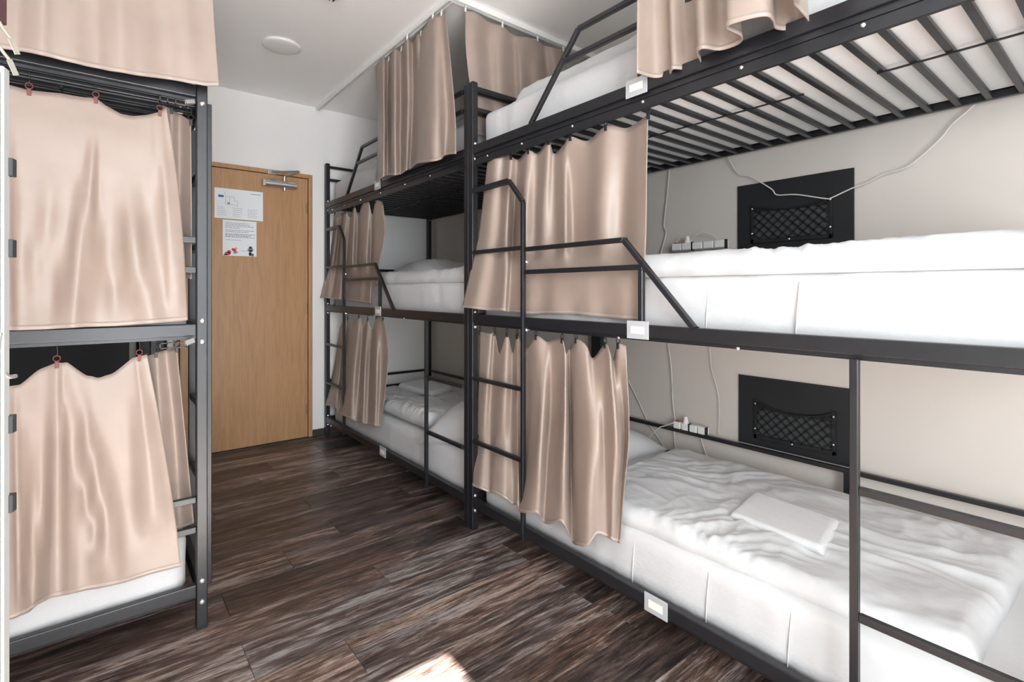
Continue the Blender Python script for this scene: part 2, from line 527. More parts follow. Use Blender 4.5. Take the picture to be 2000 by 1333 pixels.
tube('sash_handle', [sp(.012, -.003, 1.088), sp(.010, -.004, 1.062), sp(.008, -.003, 1.050), sp(.004, -.0, 1.042), sp(-.004, .0035, 1.041)], .0022, M['silver'], ws, 10)
for dz, dv in ((0, 0), (-.022, -.001)):
    tube('stay_hook', [sp(.030, -.005 + dv, 1.50 + dz), sp(.022, -.005 + dv, 1.43 + dz), sp(.014, -.003 + dv, 1.402 + dz), sp(.004, .0035 + dv, 1.388 + dz)], .0016, M['cream'], ws, 10)
    bm = bmesh.new(); bm_bar(bm, sp(.006, .003 + dv, 1.389 + dz), sp(.0, .0062 + dv, 1.376 + dz), .0024, .0036, bev=.0003); from_bm('stay_tip', bm, M['cream'], ws)
bm = bmesh.new(); sbar(bm, 0.004, .05, -.009, -.0005, 1.402, 1.52); from_bm('seal', bm, M['seal'], ws)

# ------------------------------------------------------------------ bunk beds
TIERS = (0.152, 1.020, 1.815)       # top of the side rail of each tier
BW, BL, PU, PV, PH = 0.93, 2.0, 0.032, 0.036, 2.118

def make_bunk(x0, sx, yfar, sy, label, mirror=False):
    """u from the aisle side to the wall, v from the near end to the ladder end, z up"""
    root = empty('bunk_bed', (x0, yfar, 0), label, 'bunk bed', 'triple bunk beds')
    def P(u, v, z): return (x0 + sx * u, yfar - sy * (BL - v), z)
    mt = M['metal']
    def B(name, a, b, bev=0.002, m=None, par=None): return box(name, P(*a), P(*b), m or mt, par or root, bev)
    for u in (0, BW - PU):
        for v in (0, BL - PV):
            B('post', (u, v, 0), (u + PU, v + PV, PH), .003)
            B('post_cap', (u + .003, v + .003, PH), (u + PU - .003, v + PV - .003, PH + .003), 0)
    for t, zt in enumerate(TIERS):
        for u in (.0005, BW - .0255):
            B('side_rail', (u, PV, zt - .04), (u + .025, BL - PV, zt), .003)
        for v in (.002, BL - .027):
            B('end_rail', (PU, v, zt - .04), (BW - PU, v + .025, zt), .003)
        # angle under the rail that carries the slats
        for u in (.010, BW - .028):
            B('slat_ledge', (u, PV, zt - (.058 if t == 2 else .0475)), (u + .018, BL - PV, zt - .0405), 0)
        if t == 2:
            for v in (.0,):
                B('curtain_track', (.012, PV, zt - .092), (.024, BL - PV, zt - .0585), .002)
        else:
            B('curtain_track', (.014, PV, zt - .0525), (.026, BL - PV, zt - .048), 0)
        for v in (.020, BL - .032):
            B('end_track', (PU, v - .0, zt - .051), (BW - PU, v + .012, zt - .041), 0)
        # guard bars at both ends and at the wall side
        for v in (.008, BL - .028):
            for dz in (.29, .19):
                if zt + dz < PH: B('end_bar', (PU, v, zt + dz - .02), (BW - PU, v + .02, zt + dz), .002)
        for dz in (.280, .155):
            B('back_bar', (BW - .020, PV, zt + dz - .018), (BW, BL - PV, zt + dz), .002)
        for v in (.70,):
            B('back_upright', (BW - .019, v, zt), (BW - .001, v + .02, zt + .27), 0)
        for v in (0, BL - PV):
            for dz in (.010, -.060):
                if sy > 0:
                    me = BOLT_Y
                    yb = P(0, v, 0)[1]
                else:
                    me = BOLT_Y
                    yb = P(0, v + PV, 0)[1]
                for u in ((PU / 2), (BW - PU / 2)):
                    o = D.objects.new('bolt', me); COL.objects.link(o); o.parent = root
                    o.location = (P(u, v, 0)[0], yb, zt + dz)
    # slats under the top mattress
    for t in (2,):
        zs = TIERS[t] - .057
        n = 25
        ms = None
        for i in range(n):
            v = .05 + i * (1.87 / (n - 1))
            if ms is None:
                o = box('slat', P(.024, v, zs), P(BW - .026, v + .018, zs + .014), mt, root, .002); ms = (o.data, v)
            else:
                o = D.objects.new('slat', ms[0]); COL.objects.link(o); o.parent = root
                o.location = (0, sy * (v - ms[1]), 0)
        if t == 2:
            for va, vb in ((.06, .455), (.653, 1.30), (1.38, 1.9)):
                B('slat_wire', (.372, va, zs - .005), (.377, vb, zs), 0)
    # guard rails on the aisle side
    w = .018
    def G(name, pts):
        bm = bmesh.new()
        for a, b in zip(pts, pts[1:]):
            bm_bar(bm, P(*a), P(*b), w, w, up=(1, 0, 0), bev=.002)
        return from_bm(name, bm, mt, root)
    g = w / 2
    zt = TIERS[1]
    G('guard_rail', [(g, 1.584, zt + .282), (g, 1.075, zt + .282), (g, .81, zt - .004)])
    G('guard_rail', [(g, 1.584, zt + .188), (g, .995, zt + .188)])
    G('guard_rail', [(g, 1.003, zt - .002), (g, 1.003, zt + .18)])
    zt = TIERS[2]
    G('guard_rail', [(g, 1.556, zt - .004), (g, 1.285, zt + .282), (g, .05, zt + .282)])
    G('guard_rail', [(g, 1.365, zt + .188), (g, .05, zt + .188)])
    G('guard_rail', [(g, 1.006, zt - .002), (g, 1.006, zt + .18)])
    if not mirror:
        # tall ladder beside the far post, short ladder at the near end
        G('ladder_stile', [(g - .006, 1.596, .095), (g - .006, 1.596, 1.500), (g - .006, 1.690, 1.602), (g, BL - PV, 1.602)])
        for zr in (.42, .718, 1.31):
            G('rung', [(g, 1.605, zr), (g, BL - PV, zr)])
        G('ladder_stile', [(-.004, .392, .075), (-.004, .392, .972)])
        for zr in (.668, .375):
            G('rung', [(g - .01, PV, zr), (g - .01, .384, zr)])
        for zr in (1.25, .968, .12):
            o = D.objects.new('bolt', BOLT_Y); COL.objects.link(o); o.parent = root; o.location = P(.012, 1.584, zr)
    else:
        for v in (1.895, 1.52):
            B('ladder_stile', (-.027, v - .02, .095), (-.001, v + .006, 1.79), .002)
        for zr in (.42, .70, 1.0, 1.3, 1.57):
            B('rung', (-.024, 1.527, zr - .012), (-.004, 1.875, zr + .012), .002)
    # bolt heads on the curtain track
    for zt_, vs in ((TIERS[2] - .068, (.38, .67, 1.0, 1.32, 1.615, 1.86)), (TIERS[1] - .050, (.68, 1.10))):
        for v in vs:
            o = D.objects.new('bolt', BOLT_X if sx > 0 else BOLT_XP); COL.objects.link(o); o.parent = root
            o.location = P(.012, v, zt_); o.scale = (.7, .7, .7)
    # clear number holders on the rails
    for zt_, v in ((TIERS[2], 1.015), (TIERS[1], 1.01), (TIERS[0], .94)):
        h = box('tag_holder', P(-.004, v - .043, zt_ - .047), P(-.0005, v + .043, zt_ + .012), M['tagm'], root, .001)
        box('card', P(-.0055, v - .026, zt_ - .030), P(-.004, v + .026, zt_ - .006), M['card'], h)
    adopt_all(root)
    return root, P
BOLT_Y = disc_mesh('bolt', .0085, .004, 12, .005, '-Y'); BOLT_Y.materials.append(M['bolt'])
BOLT_X = disc_mesh('bolt', .0085, .003, 12, .005, '-X'); BOLT_X.materials.append(M['bolt'])
BOLT_XP = disc_mesh('bolt', .0085, .003, 12, .005, 'X'); BOLT_XP.materials.append(M['bolt'])
XF = 1.371
bedB, PB = make_bunk(XF, 1, 2.040, 1, 'black metal triple bunk nearest the camera on the right wall')
bedA, PA = make_bunk(XF, 1, 4.041, 1, 'black metal triple bunk in the far right corner beside the door')
bedC, PC = make_bunk(.285, -1, 1.986, -1, 'black metal triple bunk on the left with big curtains across its end', mirror=True)

# ------------------------------------------------------------------ bedding
def fbm(x, y, s=0.0): return noise.noise(Vector((x, y, s)))
def ridge(x, y, s): return (1 - abs(noise.noise(Vector((x, y, s)))) * 2.2)

def mattress(name, x0, x1, y0, y1, z0, z1, seed, label, group, seams=()):
    """fitted-sheet mattress: rounded box with gathered sides"""
    nx, ny, nz = 26, 60, 7
    bm = bmesh.new()
    r = .035
    def pt(a, b, c):
        x = x0 + (x1 - x0) * a; y = y0 + (y1 - y0) * b; z = z0 + (z1 - z0) * c
        # round the edges
        cx = min(max(x, x0 + r), x1 - r); cy = min(max(y, y0 + r), y1 - r); cz = min(max(z, z0 + r), z1 - r)
        dvec = Vector((x - cx, y - cy, z - cz))
        if dvec.length > 1e-6: p = Vector((cx, cy, cz)) + dvec.normalized() * r * min(1, dvec.length / r if dvec.length < r else 1)
        else: p = Vector((x, y, z))
        side = (a in (0, 1)) or (b in (0, 1))
        if side:
            k = y if a in (0, 1) else x
            w = .0045 * ridge(k * 14, z * 3, seed) + .003 * fbm(k * 45, z * 6, seed + 3) * (1.6 - c)
            s = -1 if (a == 0 or b == 0) else 1
            if a in (0, 1): p.x += s * w * .9
            else: p.y += s * w * .9
        elif c == 1:
            p.z += .004 * fbm(x * 5, y * 5, seed) + .002 * ridge(x * 10, y * 4, seed)
        return p
    cache = {}
    def V(i, j, k):
        if (i, j, k) not in cache: cache[(i, j, k)] = bm.verts.new(pt(i / nx, j / ny, k / nz))
        return cache[(i, j, k)]
    for i in range(nx):
        for j in range(ny):
            bm.faces.new((V(i, j, nz), V(i + 1, j, nz), V(i + 1, j + 1, nz), V(i, j + 1, nz)))
            bm.faces.new((V(i, j, 0), V(i, j + 1, 0), V(i + 1, j + 1, 0), V(i + 1, j, 0)))
    for k in range(nz):
        for i in range(nx):
            for j in (0, ny): bm.faces.new((V(i, j, k), V(i + 1, j, k), V(i + 1, j, k + 1), V(i, j, k + 1)))
        for j in range(ny):
            for i in (0, nx): bm.faces.new((V(i, j, k), V(i, j + 1, k), V(i, j + 1, k + 1), V(i, j, k + 1)))
    o = from_bm(name, bm, M['linen'], None, True)
    o.data.materials.append(M['lit_underside'])
    for p in o.data.polygons:
        if p.normal.z < -.8: p.material_index = 1  # downward faces get the colour with bounce light painted in
    tag(o, label, 'mattress', group)
    for ys in seams:
        xs = x0 - .0035
        tube('seam', [(xs + .008, ys + .01, z0 + .004), (xs, ys + .004, z0 + .05), (xs, ys, z0 + .11), (xs + .003, ys - .004, z1 - .03)], .0022, M['linen'], o, 5)
    return o

def puff(name, cx, cy, z0, lx, ly, h, rot, seed, label, cat, group=None, wr=.008, edge=.05, pil=False, m=None, nu=60, nv=60, corners=None, wdir=0.0, wf=6.0, tilt=(0, 0), parent=None):
    """soft closed cloth body on z0: duvet, pillow or folded towel"""
    ca, sa = math.cos(rot), math.sin(rot)
    vs, fs = [], []
    def shape(a, b):
        u, v = a * 2 - 1, b * 2 - 1
        if corners:
            c = corners
            x = (1 - a) * (1 - b) * c[0][0] + a * (1 - b) * c[1][0] + a * b * c[2][0] + (1 - a) * b * c[3][0]
            y = (1 - a) * (1 - b) * c[0][1] + a * (1 - b) * c[1][1] + a * b * c[2][1] + (1 - a) * b * c[3][1]
        else:
            pin = 1 - (.10 * (1 - v * v) if pil else 0)
            pin2 = 1 - (.10 * (1 - u * u) if pil else 0)
            px, py = u * lx / 2 * (pin if pil else 1), v * ly / 2 * (pin2 if pil else 1)
            if pil:
                px = u * lx / 2 * (1 - .08 * (1 - v * v)); py = v * ly / 2 * (1 - .08 * (1 - u * u))
            x = cx + px * ca - py * sa; y = cy + px * sa + py * ca
        # edge falloff measured in metres
        du, dv = (1 - abs(u)) * lx / 2, (1 - abs(v)) * ly / 2
        if pil:
            f = (max(0, 1 - abs(u) ** 2.4) * max(0, 1 - abs(v) ** 2.4)) ** .55
        else:
            fu = min(1, du / edge); fv = min(1, dv / edge)
            f = math.sqrt(max(0, 1 - (1 - fu) ** 2)) * math.sqrt(max(0, 1 - (1 - fv) ** 2))
        k = math.cos(wdir) * x + math.sin(wdir) * y
        l = -math.sin(wdir) * x + math.cos(wdir) * y
        warp = fbm(x * 2.2, y * 2.2, seed + 9) * .35
        w = wr * (ridge((k + warp) * wf, l * wf * .35, seed) * 1.0 + .5 * ridge((l + warp) * wf * 1.7, k * wf * .8, seed + 5)
                  + .6 * fbm(x * 3, y * 3, seed + 2) + .45 * ridge((k + warp) * wf * 2.6, l * wf, seed + 7) + .2 * fbm(x * 24, y * 24, seed + 1))
        ex = 0
        wob = .006 * fbm(x * 9, y * 9, seed + 4) if not corners or wr > .004 else 0
        z = h * f + w * f
        return x + wob, y + wob, z
    for j in range(nv + 1):
        for i in range(nu + 1):
            x, y, z = shape(i / nu, j / nv)
            vs.append((x, y, z0 + z + tilt[0] * (x - cx) + tilt[1] * (y - cy)))
    n = len(vs)
    low = {}
    for j in range(nv + 1):
        for i in range(nu + 1):
            if i in (0, nu) or j in (0, nv): low[(i, j)] = j * (nu + 1) + i
    for j in range(nv + 1):
        for i in range(nu + 1):
            if (i, j) in low: continue
            x, y, z = vs[j * (nu + 1) + i]
            f = (z - z0 - tilt[0] * (x - cx) - tilt[1] * (y - cy))
            low[(i, j)] = len(vs)
            zb = z0 + tilt[0] * (x - cx) + tilt[1] * (y - cy) - (f * .35 if pil and h > .07 and parent is not None else .002)
            vs.append((x, y, zb))
    for j in range(nv):
        for i in range(nu):
            a = j * (nu + 1) + i
            fs.append((a, a + 1, a + nu + 2, a + nu + 1))
            fs.append((low[(i, j)], low[(i, j + 1)], low[(i + 1, j + 1)], low[(i + 1, j)]))
    me = D.meshes.new(name)
    me.from_pydata(vs, [], fs)
    o = link(name, me, m or M['linen'], None, True)
    tag(o, label, cat, group)
    return o

MH = .163
GM = 'mattresses under white fitted sheets'
u0, u1 = .056, .90
def bed_mat(x0, sx, ya, yb, t, seed, label, seams=()):
    xa, xb = sorted((x0 + sx * u0, x0 + sx * u1))
    return mattress('mattress', xa, xb, ya, yb, TIERS[t] - .040, TIERS[t] + MH, seed, label, GM, seams)
bed_mat(XF, 1, .085, 1.995, 0, 1, 'white sheeted mattress on the bottom level of the nearest right bunk', (1.11, .836, .60))
bed_mat(XF, 1, .085, 1.995, 1, 2, 'white sheeted mattress on the middle level of the nearest right bunk', (.836, .58))
bed_mat(XF, 1, .085, 1.995, 2, 3, 'white sheeted mattress on the top level of the nearest right bunk')
bed_mat(XF, 1, 2.12, 3.985, 0, 4, 'white sheeted mattress on the bottom level of the far corner bunk')
bed_mat(XF, 1, 2.12, 3.985, 1, 5, 'white sheeted mattress on the middle level of the far corner bunk')
bed_mat(XF, 1, 2.15, 3.985, 2, 6, 'white sheeted mattress on the top level of the far corner bunk')
bed_mat(.285, -1, 2.03, 3.92, 0, 7, 'white sheeted mattress on the bottom level of the left bunk')
bed_mat(.285, -1, 2.03, 3.92, 1, 8, 'white sheeted mattress on the middle level of the left bunk, behind the curtain')
bed_mat(.285, -1, 2.03, 3.92, 2, 9, 'white sheeted mattress on the top level of the left bunk, seen through its slats')
z0B, z1B, z2B = TIERS[0] + MH, TIERS[1] + MH, TIERS[2] + MH
GD = 'white duvets'
# nearest bunk, bottom: open duvet with a folded towel on it, pillow at the far end
puff('duvet', 1.84, .86, z0B - .004, .85, 1.30, .040, 0, 11, 'rumpled white duvet spread over the nearest bottom bed', 'duvet', GD, wr=.012, edge=.05,
     nu=130, nv=190, corners=[(1.465, .235), (2.235, .215), (2.245, 1.50), (1.432, 1.42)], wdir=.5, wf=5.5)
puff('towel', 1.80, .775, z0B + .042, .34, .27, .020, 0, 21, 'folded white towel lying on the duvet of the nearest bottom bed', 'towel', 'folded towels', wr=.0012, edge=.02,
     m=M['towel'], nu=40, nv=40, corners=[(1.648, .600), (1.905, .640), (1.93, .945), (1.672, .905)])
puff('pillow', 1.97, 1.76, z0B - .002, .62, .42, .12, 0, 22, 'white pillow at the far end of the nearest bottom bed', 'pillow', 'white pillows', wr=.005, pil=True)
# nearest bunk, middle: duvet folded lengthwise along the bed
puff('duvet', 1.75, .60, z1B - .006, .62, 1.2, .064, 0, 12, 'white duvet folded lengthwise on the middle bed of the nearest bunk', 'duvet', GD, wr=.010, edge=.035,
     nu=80, nv=160, corners=[(1.425, .10), (2.16, .10), (2.20, 1.30), (1.425, 1.33)], wdir=.9, wf=7)
puff('duvet', 1.95, .50, z1B + .052, .50, .80, .042, 0, 32, 'second fold of white bedding piled at the near end of the middle bed', 'blanket', None, wr=.010, edge=.14,
     nu=60, nv=110, corners=[(1.56, .09), (2.2, .09), (2.22, .80), (1.90, .66)], wdir=.7, wf=7)
puff('pillow', 1.98, 1.70, z1B - .002, .60, .40, .13, 0, 23, 'white pillow mostly behind the curtain on the middle bed of the nearest bunk', 'pillow', 'white pillows', wr=.005, pil=True)
# nearest bunk, top
puff('duvet', 1.75, .97, z2B - .006, .60, 1.75, .075, 0, 13, 'white duvet on the top bed of the nearest bunk', 'duvet', GD, wr=.010, edge=.05,
     nu=60, nv=160, corners=[(1.475, .12), (2.16, .12), (2.18, 1.86), (1.475, 1.83)], wdir=.7, wf=7)
# far bunk, bottom
puff('duvet', 1.80, 3.15, z0B - .004, .80, .95, .062, 0, 14, 'crumpled white duvet on the bottom bed of the far corner bunk', 'duvet', GD, wr=.016, edge=.05,
     nu=90, nv=100, corners=[(1.50, 2.62), (2.22, 2.75), (2.22, 3.75), (1.50, 3.70)], wdir=1.1, wf=9)
puff('duvet', 1.62, 2.86, z0B + .030, .30, .48, .065, 0, 34, 'rolled end of white bedding at the aisle edge of the far bottom bed', 'blanket', None, wr=.012, edge=.05,
     nu=40, nv=60, corners=[(1.455, 2.60), (1.80, 2.62), (1.78, 3.10), (1.455, 3.20)], wdir=1.3, wf=9)
puff('towel', 1.93, 3.40, z0B + .078, .26, .36, .036, 0, 24, 'folded white towel lying on the far bottom bed', 'towel', 'folded towels', wr=.0012, edge=.022,
     m=M['towel'], nu=40, nv=40, corners=[(1.80, 3.13), (2.04, 3.24), (2.02, 3.66), (1.76, 3.58)])
puff('pillow', 1.70, 2.37, z0B + .02, .58, .48, .20, .12, 25, 'plump white pillow against the near end of the far bottom bed', 'pillow', 'white pillows', wr=.007, pil=True, tilt=(.08, -.16))
# far bunk, middle
puff('duvet', 1.72, 2.85, z1B - .006, .60, 1.3, .062, 0, 15, 'white duvet folded along the middle bed of the far corner bunk', 'duvet', GD, wr=.010, edge=.04,
     nu=60, nv=130, corners=[(1.43, 2.16), (2.10, 2.16), (2.12, 3.05), (1.43, 3.40)], wdir=.8, wf=8)
puff('pillow', 1.86, 3.18, z1B + .0, .62, .80, .16, -.15, 26, 'large white pillow by the wall on the middle bed of the far bunk', 'pillow', 'white pillows', wr=.008, pil=True)
# far bunk, top
puff('duvet', 1.75, 3.10, z2B - .006, .62, 1.6, .075, 0, 16, 'white duvet on the top bed of the far corner bunk', 'duvet', GD, wr=.010, edge=.05,
     nu=60, nv=140, corners=[(1.49, 2.2), (2.16, 2.2), (2.18, 3.80), (1.49, 3.76)], wdir=.7, wf=7)
# left bunk
puff('duvet', -.16, 2.9, z1B - .004, .76, 1.6, .065, 0, 17, 'white duvet showing past the curtain edge on the left middle bed', 'duvet', GD, wr=.008, edge=.05,
     nu=40, nv=80, corners=[(-.58, 2.06), (.18, 2.06), (.20, 3.7), (-.58, 3.7)])
puff('duvet', -.16, 2.9, z0B - .004, .76, 1.6, .045, 0, 18, 'white duvet on the left bottom bed under the end curtain', 'duvet', GD, wr=.010, edge=.05,
     nu=60, nv=100, corners=[(-.58, 2.06), (.19, 2.06), (.20, 3.7), (-.58, 3.7)])

# ------------------------------------------------------------------ curtains
CUR = {}
CUR['B2']=[[(1.4,1.92,1.743),(1.405,1.997,1.417),(1.378,2.021,1.253),(1.345,2.05,1.053)],[(1.385,1.841,1.727),(1.395,1.905,1.408),(1.366,1.916,1.246),(1.33,1.934,1.05)],[(1.41,1.81,1.743),(1.42,1.86,1.406),(1.393,1.859,1.242),(1.36,1.857,1.044)],[(1.4,1.75,1.718),(1.4,1.778,1.397),(1.371,1.748,1.235),(1.335,1.713,1.047)],[(1.43,1.737,1.705),(1.49,1.844,1.41),(1.412,1.765,1.235),(1.4,1.771,1.039)],[(1.4,1.633,1.718),(1.424,1.702,1.392),(1.412,1.701,1.232),(1.4,1.707,1.037)],[(1.42,1.598,1.701),(1.472,1.672,1.393),(1.412,1.621,1.225),(1.405,1.629,1.033)],[(1.4,1.511,1.73),(1.433,1.581,1.381),(1.412,1.557,1.225),(1.415,1.561,1.037)],[(1.43,1.51,1.684),(1.462,1.534,1.379),(1.412,1.488,1.223),(1.405,1.489,1.04)],[(1.41,1.437,1.695),(1.415,1.427,1.366),(1.41,1.437,1.221),(1.405,1.446,1.043)],[(1.4,1.388,1.718),(1.481,1.451,1.373),(1.412,1.383,1.217),(1.415,1.386,1.041)],[(1.42,1.317,1.69),(1.462,1.364,1.363),(1.412,1.312,1.213),(1.405,1.298,1.039)],[(1.4,1.212,1.713),(1.424,1.253,1.35),(1.412,1.237,1.208),(1.415,1.233,1.035)],[(1.43,1.146,1.697),(1.472,1.197,1.349),(1.412,1.149,1.202),(1.405,1.143,1.034)],[(1.415,1.076,1.701),(1.433,1.111,1.338),(1.412,1.097,1.198),(1.415,1.101,1.032)],[(1.4,1.032,1.708),(1.415,1.05,1.331),(1.412,1.055,1.195),(1.41,1.062,1.03)]]
CUR['B3']=[[(1.41,1.999,0.937),(1.415,2.028,0.561),(1.415,2.045,0.38),(1.35,1.972,0.227)],[(1.4,1.9,0.934),(1.4,1.94,0.579),(1.405,1.963,0.402),(1.335,1.881,0.244)],[(1.43,1.909,0.937),(1.43,1.933,0.576),(1.43,1.937,0.403),(1.36,1.849,0.231)],[(1.41,1.847,0.849),(1.4,1.834,0.598),(1.405,1.86,0.426),(1.335,1.793,0.253)],[(1.4,1.778,0.942),(1.395,1.79,0.607),(1.405,1.803,0.439),(1.33,1.707,0.261)],[(1.43,1.773,0.855),(1.43,1.78,0.604),(1.43,1.776,0.441),(1.37,1.695,0.226)],[(1.4,1.707,0.94),(1.4,1.707,0.621),(1.405,1.71,0.433),(1.34,1.628,0.252)],[(1.43,1.692,0.884),(1.44,1.714,0.614),(1.44,1.724,0.422),(1.36,1.645,0.217)],[(1.4,1.585,0.944),(1.4,1.591,0.642),(1.365,1.573,0.44),(1.33,1.558,0.244)],[(1.42,1.541,0.923),(1.385,1.527,0.656),(1.343,1.496,0.464),(1.335,1.502,0.262)],[(1.42,1.505,0.934),(1.445,1.547,0.643),(1.407,1.528,0.425),(1.38,1.516,0.21)],[(1.4,1.432,0.942),(1.43,1.48,0.658),(1.385,1.456,0.445),(1.36,1.456,0.229)],[(1.4,1.41,0.891),(1.363,1.375,0.706),(1.34,1.36,0.493),(1.345,1.376,0.267)],[(1.43,1.42,0.908),(1.445,1.429,0.584),(1.415,1.397,0.382),(1.39,1.367,0.186)],[(1.4,1.358,0.948),(1.385,1.343,0.612),(1.355,1.307,0.415),(1.35,1.297,0.211)],[(1.4,1.306,0.929),(1.347,1.245,0.64),(1.325,1.226,0.446),(1.335,1.238,0.238)],[(1.42,1.291,0.882),(1.355,1.208,0.646),(1.347,1.206,0.466),(1.36,1.22,0.275)],[(1.4,1.215,0.942),(1.385,1.206,0.641),(1.381,1.198,0.456),(1.385,1.195,0.268)],[(1.385,1.179,0.914),(1.347,1.129,0.664),(1.355,1.144,0.473),(1.375,1.168,0.272)],[(1.43,1.203,0.89),(1.377,1.134,0.623),(1.377,1.145,0.447),(1.385,1.16,0.266)],[(1.4,1.157,0.945),(1.445,1.171,0.639),(1.419,1.162,0.448),(1.395,1.155,0.262)],[(1.41,1.13,0.941),(1.415,1.123,0.654),(1.4,1.13,0.46),(1.39,1.142,0.265)]]
CUR['A2']=[[(1.41,3.922,1.724),(1.425,4.066,1.407),(1.387,4.06,1.256),(1.34,4.05,1.076)],[(1.4,3.83,1.682),(1.41,3.944,1.4),(1.374,3.92,1.253),(1.33,3.894,1.078)],[(1.43,3.827,1.711),(1.455,3.98,1.404),(1.412,3.906,1.249),(1.36,3.826,1.071)],[(1.4,3.676,1.706),(1.41,3.773,1.391),(1.379,3.709,1.244),(1.34,3.636,1.07)],[(1.43,3.655,1.665),(1.455,3.789,1.394),(1.412,3.697,1.244),(1.4,3.686,1.068)],[(1.4,3.512,1.726),(1.41,3.575,1.38),(1.408,3.579,1.234),(1.405,3.591,1.059)],[(1.43,3.513,1.667),(1.455,3.602,1.384),(1.412,3.496,1.232),(1.415,3.503,1.056)],[(1.4,3.368,1.732),(1.41,3.41,1.372),(1.408,3.405,1.23),(1.405,3.407,1.054)],[(1.4,3.266,1.721),(1.41,3.323,1.367),(1.412,3.336,1.225),(1.415,3.352,1.048)],[(1.42,3.254,1.637),(1.455,3.36,1.371),(1.412,3.269,1.221),(1.405,3.261,1.047)],[(1.4,3.152,1.713),(1.425,3.233,1.363),(1.412,3.228,1.22),(1.415,3.267,1.046)],[(1.4,3.044,1.691),(1.41,3.036,1.513),(1.41,3.12,1.31),(1.41,3.231,1.047)]]
CUR['A3']=[[(1.41,3.815,0.855),(1.425,3.986,0.527),(1.36,3.981,0.25)],[(1.4,3.706,0.918),(1.41,3.836,0.546),(1.345,3.731,0.28)],[(1.42,3.688,0.929),(1.455,3.851,0.54),(1.37,3.727,0.233)],[(1.4,3.578,0.869),(1.403,3.653,0.568),(1.35,3.593,0.246)],[(1.4,3.43,0.955),(1.387,3.481,0.59),(1.345,3.438,0.255)],[(1.43,3.423,0.876),(1.44,3.501,0.582),(1.375,3.395,0.238)],[(1.4,3.283,0.937),(1.403,3.34,0.605),(1.355,3.26,0.261)],[(1.425,3.266,0.868),(1.44,3.342,0.601),(1.385,3.247,0.248)],[(1.4,3.144,0.959),(1.387,3.116,0.632),(1.36,3.093,0.274)],[(1.4,3.044,0.954),(1.425,3.122,0.628),(1.38,3.076,0.271)],[(1.41,3.021,0.883),(1.425,3.016,0.705),(1.39,3.053,0.268)]]
CUR['A1']=[[(1.33,2.995,2.548),(1.331,2.968,2.222),(1.345,3.012,1.808)],[(1.31,2.849,2.518),(1.292,2.797,2.167),(1.306,2.839,1.804)],[(1.35,2.858,2.548),(1.352,2.876,2.202),(1.352,2.869,1.825)],[(1.31,2.7,2.518),(1.292,2.664,2.131),(1.306,2.691,1.787)],[(1.35,2.691,2.561),(1.352,2.701,2.154),(1.352,2.701,1.802)],[(1.31,2.544,2.508),(1.319,2.561,2.109),(1.306,2.547,1.79)],[(1.352,2.559,2.54),(1.352,2.559,2.116),(1.352,2.595,1.811)],[(1.33,2.466,2.525),(1.331,2.468,2.087),(1.319,2.455,1.808)],[(1.35,2.463,2.571),(1.292,2.358,2.049),(1.292,2.358,1.79)],[(1.33,2.399,2.628),(1.266,2.228,2.008),(1.254,2.185,1.756)],[(1.31,2.268,2.569),(1.28,2.166,1.994),(1.292,2.155,1.768)],[(1.33,2.217,2.559),(1.345,2.192,2.015),(1.352,2.214,1.81)],[(1.33,2.178,2.54),(1.345,2.113,1.994),(1.345,2.103,1.793)]]
CUR['E1']=[[(1.402,2.11,2.518),(1.408,2.11,2.283),(1.466,2.11,1.912)],[(1.456,2.095,2.51),(1.465,2.1,2.296),(1.529,2.11,1.916)],[(1.552,2.12,2.506),(1.56,2.13,2.308),(1.585,2.12,1.916)],[(1.631,2.11,2.504),(1.609,2.095,2.283),(1.644,2.11,1.912)],[(1.711,2.13,2.497),(1.722,2.13,2.298),(1.721,2.12,1.914)],[(1.737,2.11,2.484),(1.75,2.1,2.269),(1.773,2.11,1.908)],[(1.793,2.1,2.492),(1.82,2.11,2.29),(1.854,2.12,1.91)],[(1.875,2.11,2.513),(1.874,2.1,2.301),(1.904,2.1,1.915)],[(1.939,2.13,2.505),(1.972,2.14,2.311),(1.98,2.12,1.932)],[(1.981,2.1,2.495),(2.021,2.1,2.282),(2.039,2.11,1.94)],[(2.071,2.11,2.511),(2.112,2.11,2.278),(2.121,2.11,1.954)]]
